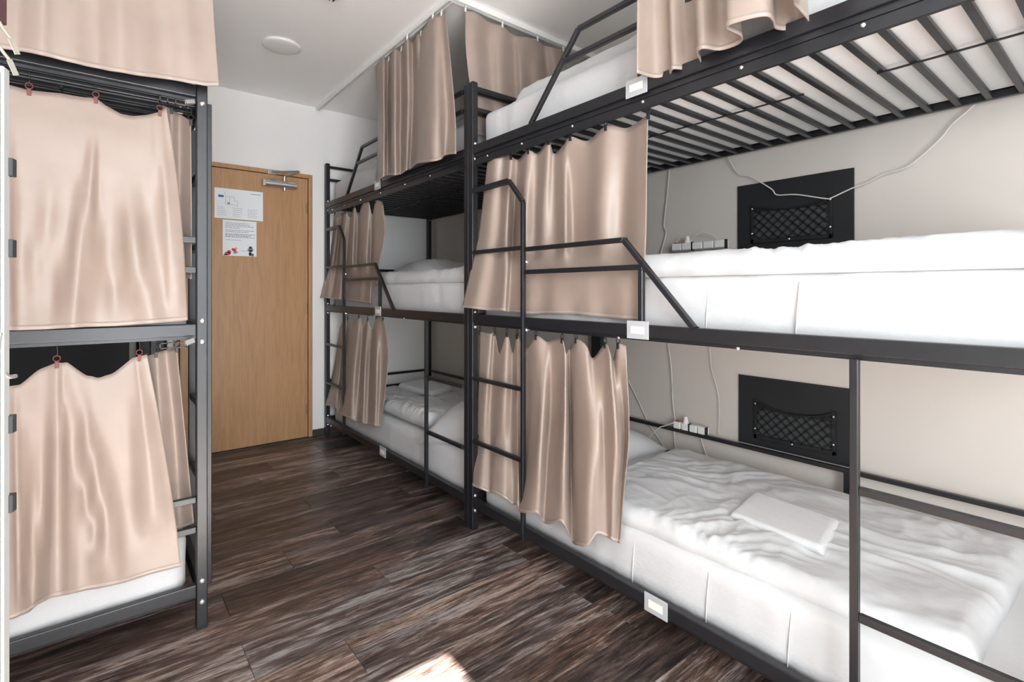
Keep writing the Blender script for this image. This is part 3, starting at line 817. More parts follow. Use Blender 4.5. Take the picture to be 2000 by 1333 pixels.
CUR['C2']=[[(-0.252,1.992,1.697),(-0.251,1.984,1.598),(-0.251,1.984,1.501),(-0.251,1.981,1.404),(-0.25,1.977,1.307),(-0.25,1.973,1.21),(-0.249,1.97,1.114),(-0.249,1.966,1.018)],[(-0.226,1.992,1.7),(-0.225,1.984,1.601),(-0.226,1.984,1.504),(-0.225,1.98,1.407),(-0.224,1.976,1.31),(-0.223,1.972,1.213),(-0.222,1.967,1.117),(-0.22,1.963,1.02)],[(-0.199,1.991,1.703),(-0.199,1.983,1.604),(-0.199,1.976,1.506),(-0.197,1.969,1.408),(-0.196,1.964,1.311),(-0.195,1.962,1.215),(-0.193,1.961,1.119),(-0.191,1.957,1.023)],[(-0.177,1.991,1.701),(-0.179,1.984,1.602),(-0.181,1.982,1.504),(-0.182,1.979,1.407),(-0.182,1.978,1.311),(-0.181,1.979,1.215),(-0.18,1.98,1.118),(-0.176,1.969,1.022)],[(-0.154,1.992,1.699),(-0.159,1.984,1.599),(-0.163,1.984,1.502),(-0.165,1.984,1.406),(-0.166,1.984,1.31),(-0.166,1.984,1.214),(-0.164,1.984,1.118),(-0.159,1.97,1.022)],[(-0.12,1.992,1.702),(-0.127,1.984,1.601),(-0.133,1.984,1.503),(-0.138,1.984,1.406),(-0.141,1.984,1.31),(-0.143,1.98,1.213),(-0.143,1.983,1.117),(-0.141,1.968,1.022)],[(-0.085,1.992,1.706),(-0.095,1.984,1.604),(-0.104,1.984,1.505),(-0.11,1.981,1.407),(-0.116,1.979,1.309),(-0.12,1.984,1.213),(-0.122,1.984,1.117),(-0.122,1.967,1.022)],[(-0.059,1.992,1.706),(-0.069,1.984,1.604),(-0.078,1.984,1.506),(-0.086,1.984,1.408),(-0.092,1.984,1.31),(-0.097,1.984,1.214),(-0.101,1.984,1.118),(-0.103,1.965,1.023)],[(-0.033,1.992,1.707),(-0.043,1.984,1.605),(-0.052,1.984,1.506),(-0.06,1.984,1.408),(-0.067,1.984,1.311),(-0.074,1.978,1.214),(-0.079,1.967,1.118),(-0.083,1.957,1.024)],[(-0.02,1.992,1.709),(-0.028,1.984,1.607),(-0.034,1.984,1.509),(-0.04,1.976,1.41),(-0.045,1.964,1.311),(-0.05,1.957,1.215),(-0.054,1.952,1.12),(-0.058,1.948,1.025)],[(-0.007,1.992,1.71),(-0.012,1.984,1.609),(-0.016,1.976,1.51),(-0.02,1.97,1.411),(-0.024,1.966,1.314),(-0.027,1.964,1.217),(-0.03,1.962,1.121),(-0.033,1.96,1.026)],[(0.004,1.992,1.703),(0.001,1.984,1.603),(-0.001,1.984,1.506),(-0.003,1.984,1.41),(-0.005,1.978,1.312),(-0.007,1.974,1.216),(-0.008,1.97,1.12),(-0.009,1.966,1.025)],[(0.015,1.992,1.695),(0.014,1.984,1.597),(0.014,1.984,1.502),(0.014,1.984,1.406),(0.014,1.984,1.311),(0.014,1.984,1.215),(0.014,1.975,1.12),(0.014,1.966,1.025)],[(0.033,1.992,1.686),(0.032,1.984,1.59),(0.032,1.984,1.496),(0.033,1.984,1.401),(0.034,1.984,1.307),(0.035,1.984,1.213),(0.037,1.982,1.119),(0.039,1.966,1.025)],[(0.052,1.992,1.677),(0.051,1.984,1.582),(0.051,1.984,1.489),(0.051,1.981,1.396),(0.053,1.977,1.303),(0.056,1.976,1.211),(0.059,1.976,1.118),(0.063,1.966,1.026)],[(0.067,1.992,1.676),(0.067,1.984,1.582),(0.068,1.984,1.489),(0.07,1.977,1.396),(0.072,1.959,1.303),(0.076,1.958,1.211),(0.08,1.967,1.12),(0.085,1.964,1.027)],[(0.083,1.992,1.676),(0.085,1.984,1.582),(0.087,1.984,1.49),(0.089,1.979,1.397),(0.092,1.958,1.304),(0.096,1.954,1.212),(0.102,1.958,1.121),(0.108,1.957,1.029)],[(0.103,1.992,1.682),(0.106,1.984,1.588),(0.109,1.984,1.495),(0.112,1.984,1.402),(0.115,1.974,1.309),(0.119,1.964,1.215),(0.123,1.957,1.123),(0.127,1.952,1.03)],[(0.123,1.992,1.689),(0.127,1.983,1.594),(0.131,1.981,1.5),(0.135,1.984,1.407),(0.139,1.978,1.312),(0.142,1.971,1.218),(0.144,1.963,1.124),(0.147,1.955,1.031)],[(0.137,1.99,1.696),(0.142,1.98,1.6),(0.147,1.98,1.506),(0.152,1.979,1.411),(0.155,1.974,1.316),(0.159,1.97,1.221),(0.162,1.965,1.126),(0.164,1.96,1.032)],[(0.152,1.988,1.704),(0.158,1.981,1.608),(0.163,1.976,1.512),(0.168,1.97,1.416),(0.172,1.966,1.32),(0.175,1.963,1.224),(0.178,1.96,1.129),(0.181,1.963,1.033)],[(0.161,1.991,1.713),(0.17,1.984,1.617),(0.179,1.98,1.52),(0.186,1.974,1.423),(0.192,1.969,1.326),(0.196,1.964,1.229),(0.2,1.959,1.131),(0.203,1.964,1.034)],[(0.17,1.992,1.722),(0.183,1.984,1.625),(0.195,1.984,1.529),(0.205,1.98,1.431),(0.212,1.976,1.332),(0.218,1.972,1.233),(0.222,1.967,1.135),(0.225,1.965,1.036)]]
CUR['C3']=[[(-0.252,1.99,0.864),(-0.255,1.984,0.774),(-0.258,1.982,0.683),(-0.26,1.978,0.594),(-0.263,1.974,0.504),(-0.265,1.97,0.416),(-0.266,1.966,0.328),(-0.267,1.962,0.24)],[(-0.223,1.99,0.864),(-0.224,1.984,0.774),(-0.225,1.982,0.683),(-0.226,1.978,0.592),(-0.227,1.974,0.502),(-0.227,1.97,0.413),(-0.227,1.966,0.324),(-0.227,1.962,0.235)],[(-0.194,1.99,0.865),(-0.193,1.983,0.774),(-0.192,1.978,0.683),(-0.191,1.973,0.592),(-0.189,1.969,0.502),(-0.188,1.965,0.412),(-0.186,1.962,0.322),(-0.185,1.962,0.23)],[(-0.183,1.989,0.866),(-0.181,1.978,0.776),(-0.179,1.97,0.687),(-0.177,1.962,0.598),(-0.175,1.956,0.508),(-0.173,1.953,0.419),(-0.171,1.953,0.328),(-0.17,1.964,0.232)],[(-0.171,1.99,0.868),(-0.169,1.982,0.777),(-0.167,1.976,0.687),(-0.165,1.97,0.598),(-0.162,1.966,0.508),(-0.16,1.968,0.416),(-0.158,1.976,0.321),(-0.155,1.973,0.23)],[(-0.153,1.99,0.886),(-0.153,1.984,0.794),(-0.153,1.982,0.701),(-0.152,1.978,0.609),(-0.151,1.98,0.515),(-0.15,1.984,0.42),(-0.148,1.984,0.326),(-0.145,1.981,0.234)],[(-0.134,1.99,0.904),(-0.137,1.984,0.81),(-0.138,1.984,0.716),(-0.139,1.984,0.621),(-0.139,1.984,0.526),(-0.138,1.984,0.431),(-0.137,1.984,0.335),(-0.133,1.972,0.245)],[(-0.115,1.99,0.913),(-0.117,1.984,0.818),(-0.119,1.984,0.722),(-0.12,1.984,0.627),(-0.121,1.984,0.531),(-0.12,1.974,0.439),(-0.12,1.961,0.349),(-0.119,1.954,0.257)],[(-0.095,1.986,0.922),(-0.096,1.979,0.826),(-0.098,1.968,0.732),(-0.099,1.956,0.639),(-0.1,1.95,0.546),(-0.101,1.945,0.454),(-0.103,1.941,0.361),(-0.104,1.938,0.269)],[(-0.083,1.99,0.92),(-0.083,1.984,0.824),(-0.083,1.971,0.73),(-0.083,1.958,0.638),(-0.083,1.95,0.545),(-0.084,1.944,0.452),(-0.084,1.939,0.36),(-0.085,1.935,0.268)],[(-0.071,1.99,0.919),(-0.07,1.984,0.823),(-0.069,1.984,0.727),(-0.068,1.984,0.63),(-0.067,1.969,0.538),(-0.067,1.963,0.445),(-0.066,1.956,0.351),(-0.067,1.95,0.259)],[(-0.051,1.99,0.899),(-0.049,1.981,0.807),(-0.049,1.984,0.712),(-0.048,1.984,0.618),(-0.047,1.977,0.527),(-0.047,1.969,0.436),(-0.047,1.964,0.344),(-0.047,1.96,0.254)],[(-0.03,1.99,0.879),(-0.029,1.981,0.789),(-0.028,1.968,0.701),(-0.027,1.97,0.61),(-0.027,1.984,0.515),(-0.027,1.971,0.428),(-0.027,1.963,0.341),(-0.027,1.961,0.252)],[(-0.016,1.99,0.874),(-0.012,1.984,0.784),(-0.009,1.976,0.694),(-0.007,1.961,0.608),(-0.006,1.962,0.517),(-0.006,1.977,0.422),(-0.006,1.954,0.341),(-0.006,1.958,0.25)],[(-0.001,1.99,0.868),(0.005,1.984,0.779),(0.009,1.982,0.688),(0.013,1.974,0.6),(0.015,1.962,0.513),(0.016,1.957,0.425),(0.016,1.945,0.341),(0.014,1.953,0.25)],[(0.017,1.99,0.873),(0.024,1.984,0.783),(0.029,1.984,0.691),(0.034,1.982,0.6),(0.037,1.977,0.51),(0.038,1.964,0.423),(0.039,1.95,0.338),(0.038,1.95,0.249)],[(0.035,1.99,0.879),(0.043,1.984,0.787),(0.049,1.984,0.695),(0.054,1.984,0.602),(0.058,1.984,0.51),(0.061,1.976,0.42),(0.063,1.962,0.333),(0.063,1.956,0.245)],[(0.058,1.99,0.899),(0.065,1.984,0.805),(0.072,1.984,0.711),(0.078,1.984,0.615),(0.083,1.982,0.521),(0.087,1.976,0.427),(0.09,1.966,0.337),(0.092,1.961,0.244)],[(0.081,1.99,0.92),(0.088,1.982,0.824),(0.095,1.975,0.729),(0.102,1.97,0.633),(0.107,1.966,0.537),(0.112,1.962,0.44),(0.117,1.966,0.341),(0.121,1.962,0.245)],[(0.09,1.989,0.923),(0.1,1.978,0.827),(0.109,1.97,0.732),(0.118,1.964,0.636),(0.126,1.96,0.539),(0.133,1.956,0.443),(0.139,1.966,0.341),(0.144,1.962,0.245)],[(0.099,1.989,0.925),(0.112,1.982,0.829),(0.124,1.975,0.733),(0.135,1.969,0.636),(0.145,1.964,0.539),(0.153,1.959,0.442),(0.162,1.966,0.341),(0.167,1.962,0.244)],[(0.109,1.99,0.927),(0.123,1.984,0.83),(0.137,1.98,0.733),(0.149,1.974,0.636),(0.16,1.969,0.539),(0.17,1.964,0.441),(0.179,1.966,0.341),(0.187,1.962,0.243)],[(0.119,1.99,0.929),(0.134,1.984,0.832),(0.149,1.982,0.735),(0.162,1.977,0.637),(0.175,1.972,0.539),(0.187,1.968,0.441),(0.198,1.966,0.341),(0.207,1.962,0.242)]]
CUR['C1']=[[(-0.264,1.94,2.335),(-0.264,1.936,2.193),(-0.263,1.933,2.053),(-0.263,1.929,1.913),(-0.262,1.925,1.773)],[(-0.23,1.94,2.342),(-0.229,1.936,2.2),(-0.228,1.933,2.059),(-0.229,1.929,1.918),(-0.23,1.925,1.777)],[(-0.195,1.94,2.349),(-0.192,1.938,2.208),(-0.192,1.938,2.068),(-0.194,1.934,1.925),(-0.198,1.927,1.781)],[(-0.169,1.94,2.355),(-0.166,1.939,2.214),(-0.166,1.94,2.073),(-0.169,1.94,1.931),(-0.173,1.932,1.785)],[(-0.146,1.94,2.361),(-0.143,1.935,2.217),(-0.142,1.927,2.071),(-0.145,1.925,1.927),(-0.149,1.922,1.783)],[(-0.123,1.94,2.367),(-0.121,1.933,2.22),(-0.12,1.922,2.071),(-0.121,1.916,1.924),(-0.125,1.914,1.78)],[(-0.1,1.94,2.373),(-0.099,1.935,2.225),(-0.099,1.93,2.076),(-0.099,1.925,1.928),(-0.1,1.922,1.782)],[(-0.077,1.94,2.379),(-0.077,1.937,2.229),(-0.076,1.933,2.079),(-0.076,1.929,1.93),(-0.076,1.925,1.781)],[(-0.056,1.94,2.383),(-0.054,1.94,2.234),(-0.053,1.94,2.085),(-0.052,1.933,1.932),(-0.052,1.926,1.781)],[(-0.033,1.94,2.389),(-0.03,1.94,2.239),(-0.029,1.94,2.088),(-0.028,1.94,1.936),(-0.027,1.933,1.782)],[(-0.007,1.94,2.396),(-0.006,1.937,2.241),(-0.005,1.938,2.089),(-0.003,1.94,1.937),(-0.001,1.937,1.784)],[(0.02,1.94,2.403),(0.018,1.935,2.245),(0.019,1.93,2.088),(0.021,1.928,1.934),(0.026,1.925,1.78)],[(0.048,1.94,2.41),(0.046,1.932,2.249),(0.047,1.922,2.089),(0.049,1.917,1.933),(0.055,1.919,1.781)],[(0.076,1.94,2.418),(0.075,1.933,2.256),(0.076,1.926,2.096),(0.079,1.923,1.939),(0.085,1.924,1.784)],[(0.104,1.94,2.426),(0.104,1.936,2.264),(0.106,1.934,2.106),(0.11,1.93,1.947),(0.115,1.926,1.788)],[(0.134,1.94,2.433),(0.135,1.936,2.272),(0.138,1.94,2.115),(0.142,1.94,1.956),(0.146,1.933,1.794)],[(0.16,1.94,2.441),(0.162,1.936,2.278),(0.166,1.938,2.119),(0.17,1.94,1.96),(0.175,1.937,1.798)],[(0.185,1.94,2.448),(0.188,1.936,2.284),(0.192,1.933,2.121),(0.197,1.933,1.96),(0.202,1.93,1.797)],[(0.208,1.94,2.456),(0.212,1.937,2.291),(0.216,1.935,2.127),(0.222,1.931,1.962),(0.228,1.926,1.796)],[(0.231,1.94,2.463),(0.234,1.94,2.298),(0.239,1.94,2.133),(0.244,1.936,1.966),(0.25,1.925,1.797)],[(0.251,1.94,2.47),(0.255,1.94,2.303),(0.26,1.94,2.137),(0.266,1.94,1.97),(0.272,1.925,1.798)],[(0.264,1.94,2.475),(0.269,1.938,2.307),(0.275,1.94,2.142),(0.283,1.939,1.974),(0.29,1.925,1.803)],[(0.277,1.94,2.479),(0.283,1.937,2.311),(0.29,1.937,2.145),(0.299,1.934,1.977),(0.309,1.925,1.807)]]
CUR['C2S']=[[(0.169,2.1,1.761),(0.169,2.1,1.422),(0.175,2.1,1.188)],[(0.191,2.07,1.742),(0.192,2.07,1.421),(0.198,2.07,1.183)],[(0.218,2.09,1.736),(0.218,2.09,1.426),(0.224,2.09,1.18)],[(0.244,2.045,1.708),(0.246,2.045,1.423),(0.246,2.045,1.171)]]
CUR['C3S']=[[(0.122,2.1,0.911),(0.129,2.1,0.648),(0.143,2.1,0.319)],[(0.148,2.07,0.924),(0.162,2.06,0.652),(0.177,2.07,0.329)],[(0.178,2.09,0.93),(0.203,2.09,0.638),(0.222,2.09,0.317)],[(0.204,2.05,0.94),(0.227,2.04,0.644),(0.252,2.04,0.341)]]
CAB={'k1': [(2.318, 1.574, 1.779), (2.318, 1.586, 1.661), (2.318, 1.595, 1.582), (2.318, 1.608, 1.476), (2.318, 1.595, 1.435), (2.318, 1.617, 1.364), (2.318, 1.63, 1.316)], 'k2': [(2.312, 1.262, 1.785), (2.312, 1.254, 1.766), (2.312, 1.204, 1.675), (2.312, 1.147, 1.651), (2.312, 1.053, 1.581), (2.312, 1.027, 1.55), (2.312, 0.948, 1.54), (2.312, 0.835, 1.507), (2.312, 0.811, 1.508), (2.312, 0.738, 1.535), (2.312, 0.691, 1.547), (2.312, 0.629, 1.573), (2.312, 0.558, 1.588), (2.312, 0.47, 1.664), (2.312, 0.436, 1.709), (2.312, 0.38, 1.758), (2.312, 0.374, 1.777)], 'k3': [(2.318, 1.589, 0.898), (2.318, 1.58, 0.832), (2.318, 1.564, 0.727), (2.318, 1.555, 0.569), (2.318, 1.546, 0.486), (2.318, 1.54, 0.455)], 'k4': [(2.32, 1.353, 0.889), (2.32, 1.345, 0.803), (2.32, 1.339, 0.748), (2.32, 1.308, 0.646), (2.32, 1.3, 0.562), (2.32, 1.305, 0.438)], 'k5': [(2.322, 1.85, 0.63), (2.322, 1.782, 0.531), (2.322, 1.718, 0.425), (2.322, 1.681, 0.383), (2.322, 1.633, 0.333), (2.322, 1.583, 0.27)], 'k6': [(2.27, 1.699, 0.311), (2.27, 1.612, 0.411), (2.27, 1.565, 0.437), (2.27, 1.517, 0.462)]}

def cr(p0, p1, p2, p3, t):
    return 0.5 * ((2 * p1) + (p2 - p0) * t + (2 * p0 - 5 * p1 + 4 * p2 - p3) * t * t + (3 * p1 - p0 - 3 * p2 + p3) * t ** 3)

def sample(cols, a, b, axis):
    """a runs across the columns, b down the rows"""
    n = len(cols)
    f = a * (n - 1); i = min(int(f), n - 2); t = f - i
    g = [Vector(row) for row in ()]
    def down(col):
        P = [Vector(p) for p in col]
        if len(P) == 2: return P[0].lerp(P[1], b)
        f2 = b * (len(P) - 1); k = min(int(f2), len(P) - 2); s = f2 - k
        return cr(P[max(k - 1, 0)] if k > 0 else 2 * P[0] - P[1], P[k], P[k + 1], P[k + 2] if k + 2 < len(P) else 2 * P[-1] - P[-2], s)
    q0 = down(cols[i]); q1 = down(cols[i + 1])
    qm = down(cols[i - 1]) if i > 0 else 2 * q0 - q1
    qp = down(cols[i + 2]) if i + 2 < n else 2 * q1 - q0
    return cr(qm, q0, q1, qp, t)

def curtain(cols, label, seed, thick=.0016, per=8, rows=46, wr=.004, axis='Y', sag=None, group='taupe satin curtains', hooks=None, hookmat='clip', hem=True):
    root = empty('curtain', tuple(cols[0][0]), label, 'curtain', group)
    nu = (len(cols) - 1) * per
    vs, fs = [], []
    for j in range(rows + 1):
        b = j / rows
        for i in range(nu + 1):
            p = sample(cols, i / nu, b, axis)
            k = p.y if axis == 'Y' else p.x
            e = min(1, b * 5)
            w = wr * e * (noise.noise(Vector((k * 4, p.z * 1.6, seed))) + .8 * noise.noise(Vector((k * 5 + p.z * 3, p.z * 4 - k * 3, seed + 3))))
            if axis == 'Y': p.x += w
            else: p.y += w
            vs.append(p)
    for j in range(rows):
        for i in range(nu):
            a = j * (nu + 1) + i
            fs.append((a, a + 1, a + nu + 2, a + nu + 1))
    me = D.meshes.new('cloth')
    me.from_pydata([tuple(v) for v in vs], [], fs)
    o = link('cloth', me, M['satin'], root, True)
    md = o.modifiers.new('thickness', 'SOLIDIFY'); md.thickness = thick; md.offset = 0
    if hem:
        # stitched hem: a slightly proud band along the bottom and the last edge
        hv, hf = [], []
        for i in range(nu + 1):
            p = vs[rows * (nu + 1) + i]; q = vs[(rows - 1) * (nu + 1) + i]
            dn = (p - q).normalized()
            hv += [p - dn * .012, p + dn * .0015]
        for i in range(nu):
            hf.append((2 * i, 2 * i + 2, 2 * i + 3, 2 * i + 1))
        me = D.meshes.new('hem'); me.from_pydata([tuple(v) for v in hv], [], hf)
        ho = link('hem', me, M['hem'], root, True)
        md = ho.modifiers.new('thickness', 'SOLIDIFY'); md.thickness = thick * 2.4; md.offset = 0
    for (i, zt) in (hooks or []):
        p = Vector(cols[i][0])
        clip_on(root, p, zt, hookmat, axis)
    adopt_all(root)
    for c in root.children:
        if c.name.startswith('clip') or c.name.startswith('hook'): pass
    return root

def clip_on(root, p, zt, hm, axis):
    """small clip pinching the cloth, with a ring up to the track"""
    if hm == 'white':
        bm = bmesh.new()
        bm_box(bm, (p.x - .004, p.y - .004, p.z - .008), (p.x + .004, p.y + .004, p.z + .010), .001)
        bm_box(bm, (p.x - .002, p.y - .006, p.z + .010), (p.x + .002, p.y + .006, zt), 0)
        from_bm('hook', bm, M['white'], root)
        return
    bm = bmesh.new()
    bm_box(bm, (p.x - .0045, p.y - .0045, p.z - .016), (p.x + .0045, p.y + .0045, p.z + .004), .001)
    from_bm('clip', bm, M['clip'] if hm == 'clip' else M['black'], root)
    zc = p.z + .012
    ring = []
    for k in range(9):
        a = 2 * PI * k / 8
        ring.append((p.x + (.008 * math.sin(a) if axis == 'X' else 0), p.y + (.008 * math.sin(a) if axis == 'Y' else 0), zc + .008 * math.cos(a)))
    tube('hook_ring', ring, .0016, M['clip'] if hm == 'clip' else M['black'], root, 6)
    if zt > zc + .012:
        tube('hook', [(p.x, p.y, zc + .007), (p.x + .002, p.y, (zc + zt) / 2), (p.x, p.y, zt)], .0018, M['black'], root, 6)

def cap(c, zmax):
    return [[(x, y, min(z, zmax)) for x, y, z in col] for col in c]
t2, t1 = TIERS[2] - .092, TIERS[1] - .052
curtain(CUR['B2'], 'taupe satin curtain, widest one, on the middle bed of the nearest right bunk', 1, hooks=[(0, t2), (3, t2), (5, t2), (7, t2), (10, t2), (12, t2), (15, t2)], hookmat='black')
curtain(CUR['B3'], 'taupe satin curtain bunched in deep folds at the bottom bed of the nearest right bunk', 2, hooks=[(0, t1), (2, t1), (4, t1), (6, t1), (8, t1), (11, t1), (14, t1), (17, t1), (20, t1)], hookmat='black')
curtain(CUR['A2'], 'dark taupe curtain gathered at the middle bed of the far corner bunk', 3, hooks=[(0, t2), (3, t2), (5, t2), (7, t2), (10, t2), (11, t2)], hookmat='black', wr=.003)
curtain(CUR['A3'], 'dark taupe curtain gathered at the bottom bed of the far corner bunk', 4, hooks=[(2, t1), (4, t1), (6, t1), (8, t1), (9, t1)], hookmat='black', wr=.003)
curtain(cap(CUR['A1'], 2.508), 'taupe curtain hanging from the ceiling track before the far top bed', 5, hooks=[(2, 2.53), (4, 2.53), (5, 2.53), (8, 2.53), (10, 2.53), (11, 2.53)], hookmat='white')
curtain(cap(CUR['E1'], 2.508), 'flat taupe curtain hanging from the ceiling between the two top beds', 6, axis='X', hooks=[(0, 2.53), (3, 2.53), (7, 2.53), (10, 2.53)], hookmat='white')
curtain(CUR['C2'], 'pale taupe curtain across the end of the left middle bed', 7, axis='X', per=4, hooks=[(4, 1.752), (10, 1.752), (20, 1.752)])
curtain(CUR['C3'], 'pale taupe curtain with a scalloped top across the end of the left bottom bed', 8, axis='X', per=4, hooks=[(8, .970), (20, .970)])
curtain(cap(CUR['C1'], 2.508), 'pale taupe curtain hung from the ceiling before the left top bed', 9, axis='X', per=4, rows=60, hooks=[(4, 2.53), (8, 2.53), (12, 2.53), (16, 2.53), (20, 2.53)], hookmat='white')
# near top bed: deep swags seen from below
bp = [(1.285, .990), (1.36, .978), (1.376, .935), (1.352, .905), (1.387, .878), (1.380, .832), (1.312, .802), (1.300, .775), (1.345, .752), (1.350, .703),
      (1.315, .676), (1.243, .678), (1.240, .635), (1.262, .590), (1.300, .588), (1.347, .600), (1.388, .572), (1.376, .536), (1.300, .526), (1.256, .518), (1.262, .470)]
cols = []
for i, (x, y) in enumerate(bp):
    yt = .99 - i * .026
    xt = 1.31 + (x - 1.31) * .35
    cols.append([(xt, yt, 2.505), (1.31 + (x - 1.31) * .7, yt * .4 + y * .6, 2.15), (x, y, 1.800)])
curtain(cols, 'taupe curtain with wavy hem hanging from the ceiling before the nearest top bed', 10, hooks=[(1, 2.53), (4, 2.53), (8, 2.53), (12, 2.53), (16, 2.53), (20, 2.53)], hookmat='white', per=7, wr=.003)
# returns at the aisle corner of the left bunk
curtain(CUR['C2S'], 'taupe curtain turned round the corner of the left middle bed', 11, axis='X', per=10, hooks=[(1, 1.752), (3, 1.752)], hookmat='black')
curtain(CUR['C3S'], 'taupe curtain turned round the corner of the left bottom bed', 12, axis='X', per=10, hooks=[(1, .970), (3, .970)], hookmat='black')
# short end of track with its open profile at the left bunk's corner
for z in (1.742, .955):
    k = empty('track_connector', (.205, 1.975, z), 'black end piece of the curtain track at the %s left bunk corner' % ('upper' if z > 1.3 else 'lower'), 'track connector', None)
    bm = bmesh.new(); bm_box(bm, (.150, 1.972, z - .010), (.225, 1.985, z - .007)); bm_box(bm, (.150, 1.972, z + .006), (.225, 1.985, z + .009))
    for xx in (.150, .170, .192, .222): bm_box(bm, (xx, 1.972, z - .010), (xx + .003, 1.985, z + .009))
    from_bm('profile', bm, M['black'], k)
    bm = bmesh.new(); bm_bar(bm, (.222, 1.972, z + .004), (.243, 1.978, z + .012), .010, .012); from_bm('end_plug', bm, M['silver'], k)
    adopt_all(k)

# ceiling curtain tracks
def ctrack(label, pts):
    bm = bmesh.new()
    for a, b in zip(pts, pts[1:]):
        va, vb = Vector(a), Vector(b)
        s = (vb - va).normalized().cross(Vector((0, 0, 1)))
        for k in (-1, 1): bm_bar(bm, va + s * .010 * k - Vector((0, 0, .004)), vb + s * .010 * k - Vector((0, 0, .004)), .008, .020, bev=.001)
        bm_bar(bm, va + Vector((0, 0, .008)), vb + Vector((0, 0, .008)), .030, .008, bev=.001)
    return tag(from_bm('curtain_track', bm, M['white']), label, 'curtain track', 'white ceiling curtain tracks')
ctrack('white ceiling curtain track over the far top bed', [(1.325, 4.065, 2.543), (1.325, 2.125, 2.543)])
ctrack('white ceiling curtain track running to the wall between the two right bunks', [(1.30, 2.105, 2.543), (2.33, 2.115, 2.543)])
ctrack('white ceiling curtain track over the nearest top bed', [(1.31, 2.08, 2.543), (1.31, .10, 2.543)])
ctrack('white ceiling curtain track over the end of the left bunk', [(-.66, 1.94, 2.543), (.31, 1.94, 2.543)])

# ceiling lamp and smoke detector
lm = tag(link('ceiling_lamp', disc_mesh('ceiling_lamp', .105, .012, 36, .012, '-Z'), M['white'], None, True), 'flat round white ceiling lamp, switched off', 'ceiling lamp')
lm.location = (.826, 3.16, CEIL)
sd = empty('smoke_detector', (.86, 2.42, CEIL), 'small white smoke detector cut by the top of the frame', 'smoke detector')
o = link('detector_body', disc_mesh('detector_body', .05, .035, 28, .01, '-Z'), M['white'], sd, True)
o = box('sensor_slot', (-.012, -.020, -.050), (-.008, .02, -.040), M['inkk'], sd)
o = box('sensor_slot', (.006, -.020, -.050), (.010, .02, -.040), M['inkk'], sd)

# ------------------------------------------------------------------ wall boards with net pockets
def wall_board(y0, y1, z0, z1, ny, label):
    """black board with an elastic net pocket; y0 < y1"""
    x = X_R
    r = empty('wall_board', (x, (y0 + y1) / 2, z0), label, 'wall board', 'black boards with net pockets')
    box('board', (x - .009, y0, z0), (x - .0005, y1, z1), M['board'], r, .001)
    a0, a1, b0, b1, sag = ny
    n = empty('net_pocket', (0, 0, 0), '', '')
    for k in ('label', 'category'): del n[k]
    n.parent = r
    bx = x - .010
    box('pocket_back', (bx - .001, a0 + .01, b0 + .012), (bx + .0015, a1 - .01, b1 - sag - .01), M['netback'], n)
    bm = bmesh.new()
    xx = x - .015
    bm_box(bm, (xx - .004, a0, b0), (bx + .001, a0 + .014, b1), .002); bm_box(bm, (xx - .004, a1 - .014, b0), (bx + .001, a1, b1), .002)
    bm_box(bm, (xx - .004, a0, b0), (bx + .001, a1, b0 + .020), .002)
    from_bm('pocket_frame', bm, M['net'], n)
    # elastic upper edge sagging in the middle
    pts = []
    for k in range(13):
        t = k / 12
        pts.append((xx - .006 * math.sin(PI * t), a0 + .005 + (a1 - a0 - .010) * t, b1 - .006 - sag * 4 * t * (1 - t)))
    tube('elastic_edge', pts, .0042, M['net'], n, 6)
    # diamond cords
    bm = bmesh.new()
    def top(y):
        t = (y - a0) / (a1 - a0); return b1 - .006 - sag * 4 * t * (1 - t)
    pitch = .041
    H = b1 - b0
    for sgn in (-1, 1):
        c = a0 - H
        while c < a1 + H:
            # line y = c + sgn*(z-b0)*0.95
            run = []
            for k in range(25):
                z = b0 + .01 + (H - .012) * k / 24
                y = c + sgn * (z - b0) * 1.05
                if a0 + .008 <= y <= a1 - .008 and z <= top(y): run.append((y, z))
            if len(run) > 1:
                (ya, za), (yb, zb) = run[0], run[-1]
                bm_bar(bm, (xx - .003, ya, za), (xx - .003, yb, zb), .0034, .0058, bev=0)
            c += pitch
    from_bm('net', bm, M['net'], n)
    me = disc_mesh('stud', .0045, .003, 10, .002, '-X'); me.materials.append(M['bolt'])
    for (y, z) in ((a0 + .007, b0 + .045), (a1 - .007, b0 + .045), (a0 + .007, b1 - .02), (a1 - .007, b1 - .02), ((a0 + a1) / 2, b0 + .009)):
        o = D.objects.new('stud', me); COL.objects.link(o); o.parent = n; o.location = (xx - .004, y, z)
    adopt(r)
    return r
wall_board(.738, 1.213, 1.315, 1.618, (.812, 1.146, 1.345, 1.522, .030), 'black wall board with a net pocket above the nearest middle bed')
wall_board(.735, 1.208, .428, .740, (.800, 1.132, .462, .640, .036), 'black wall board with a net pocket above the nearest bottom bed')
box_ = box('wall_board', (X_L + .05, Y_F - .03, .42), (.150, Y_F - .001, .99), M['greyboard'], None, .002)
tag(box_, 'plain charcoal board on the far wall seen through the left bunk', 'wall board')
box_ = box('wall_board', (.185, Y_F - .09, .52), (.345, Y_F - .002, .93), M['black'], None, .02)
tag(box_, 'narrow black panel right of the charcoal board on the far wall', 'wall board')

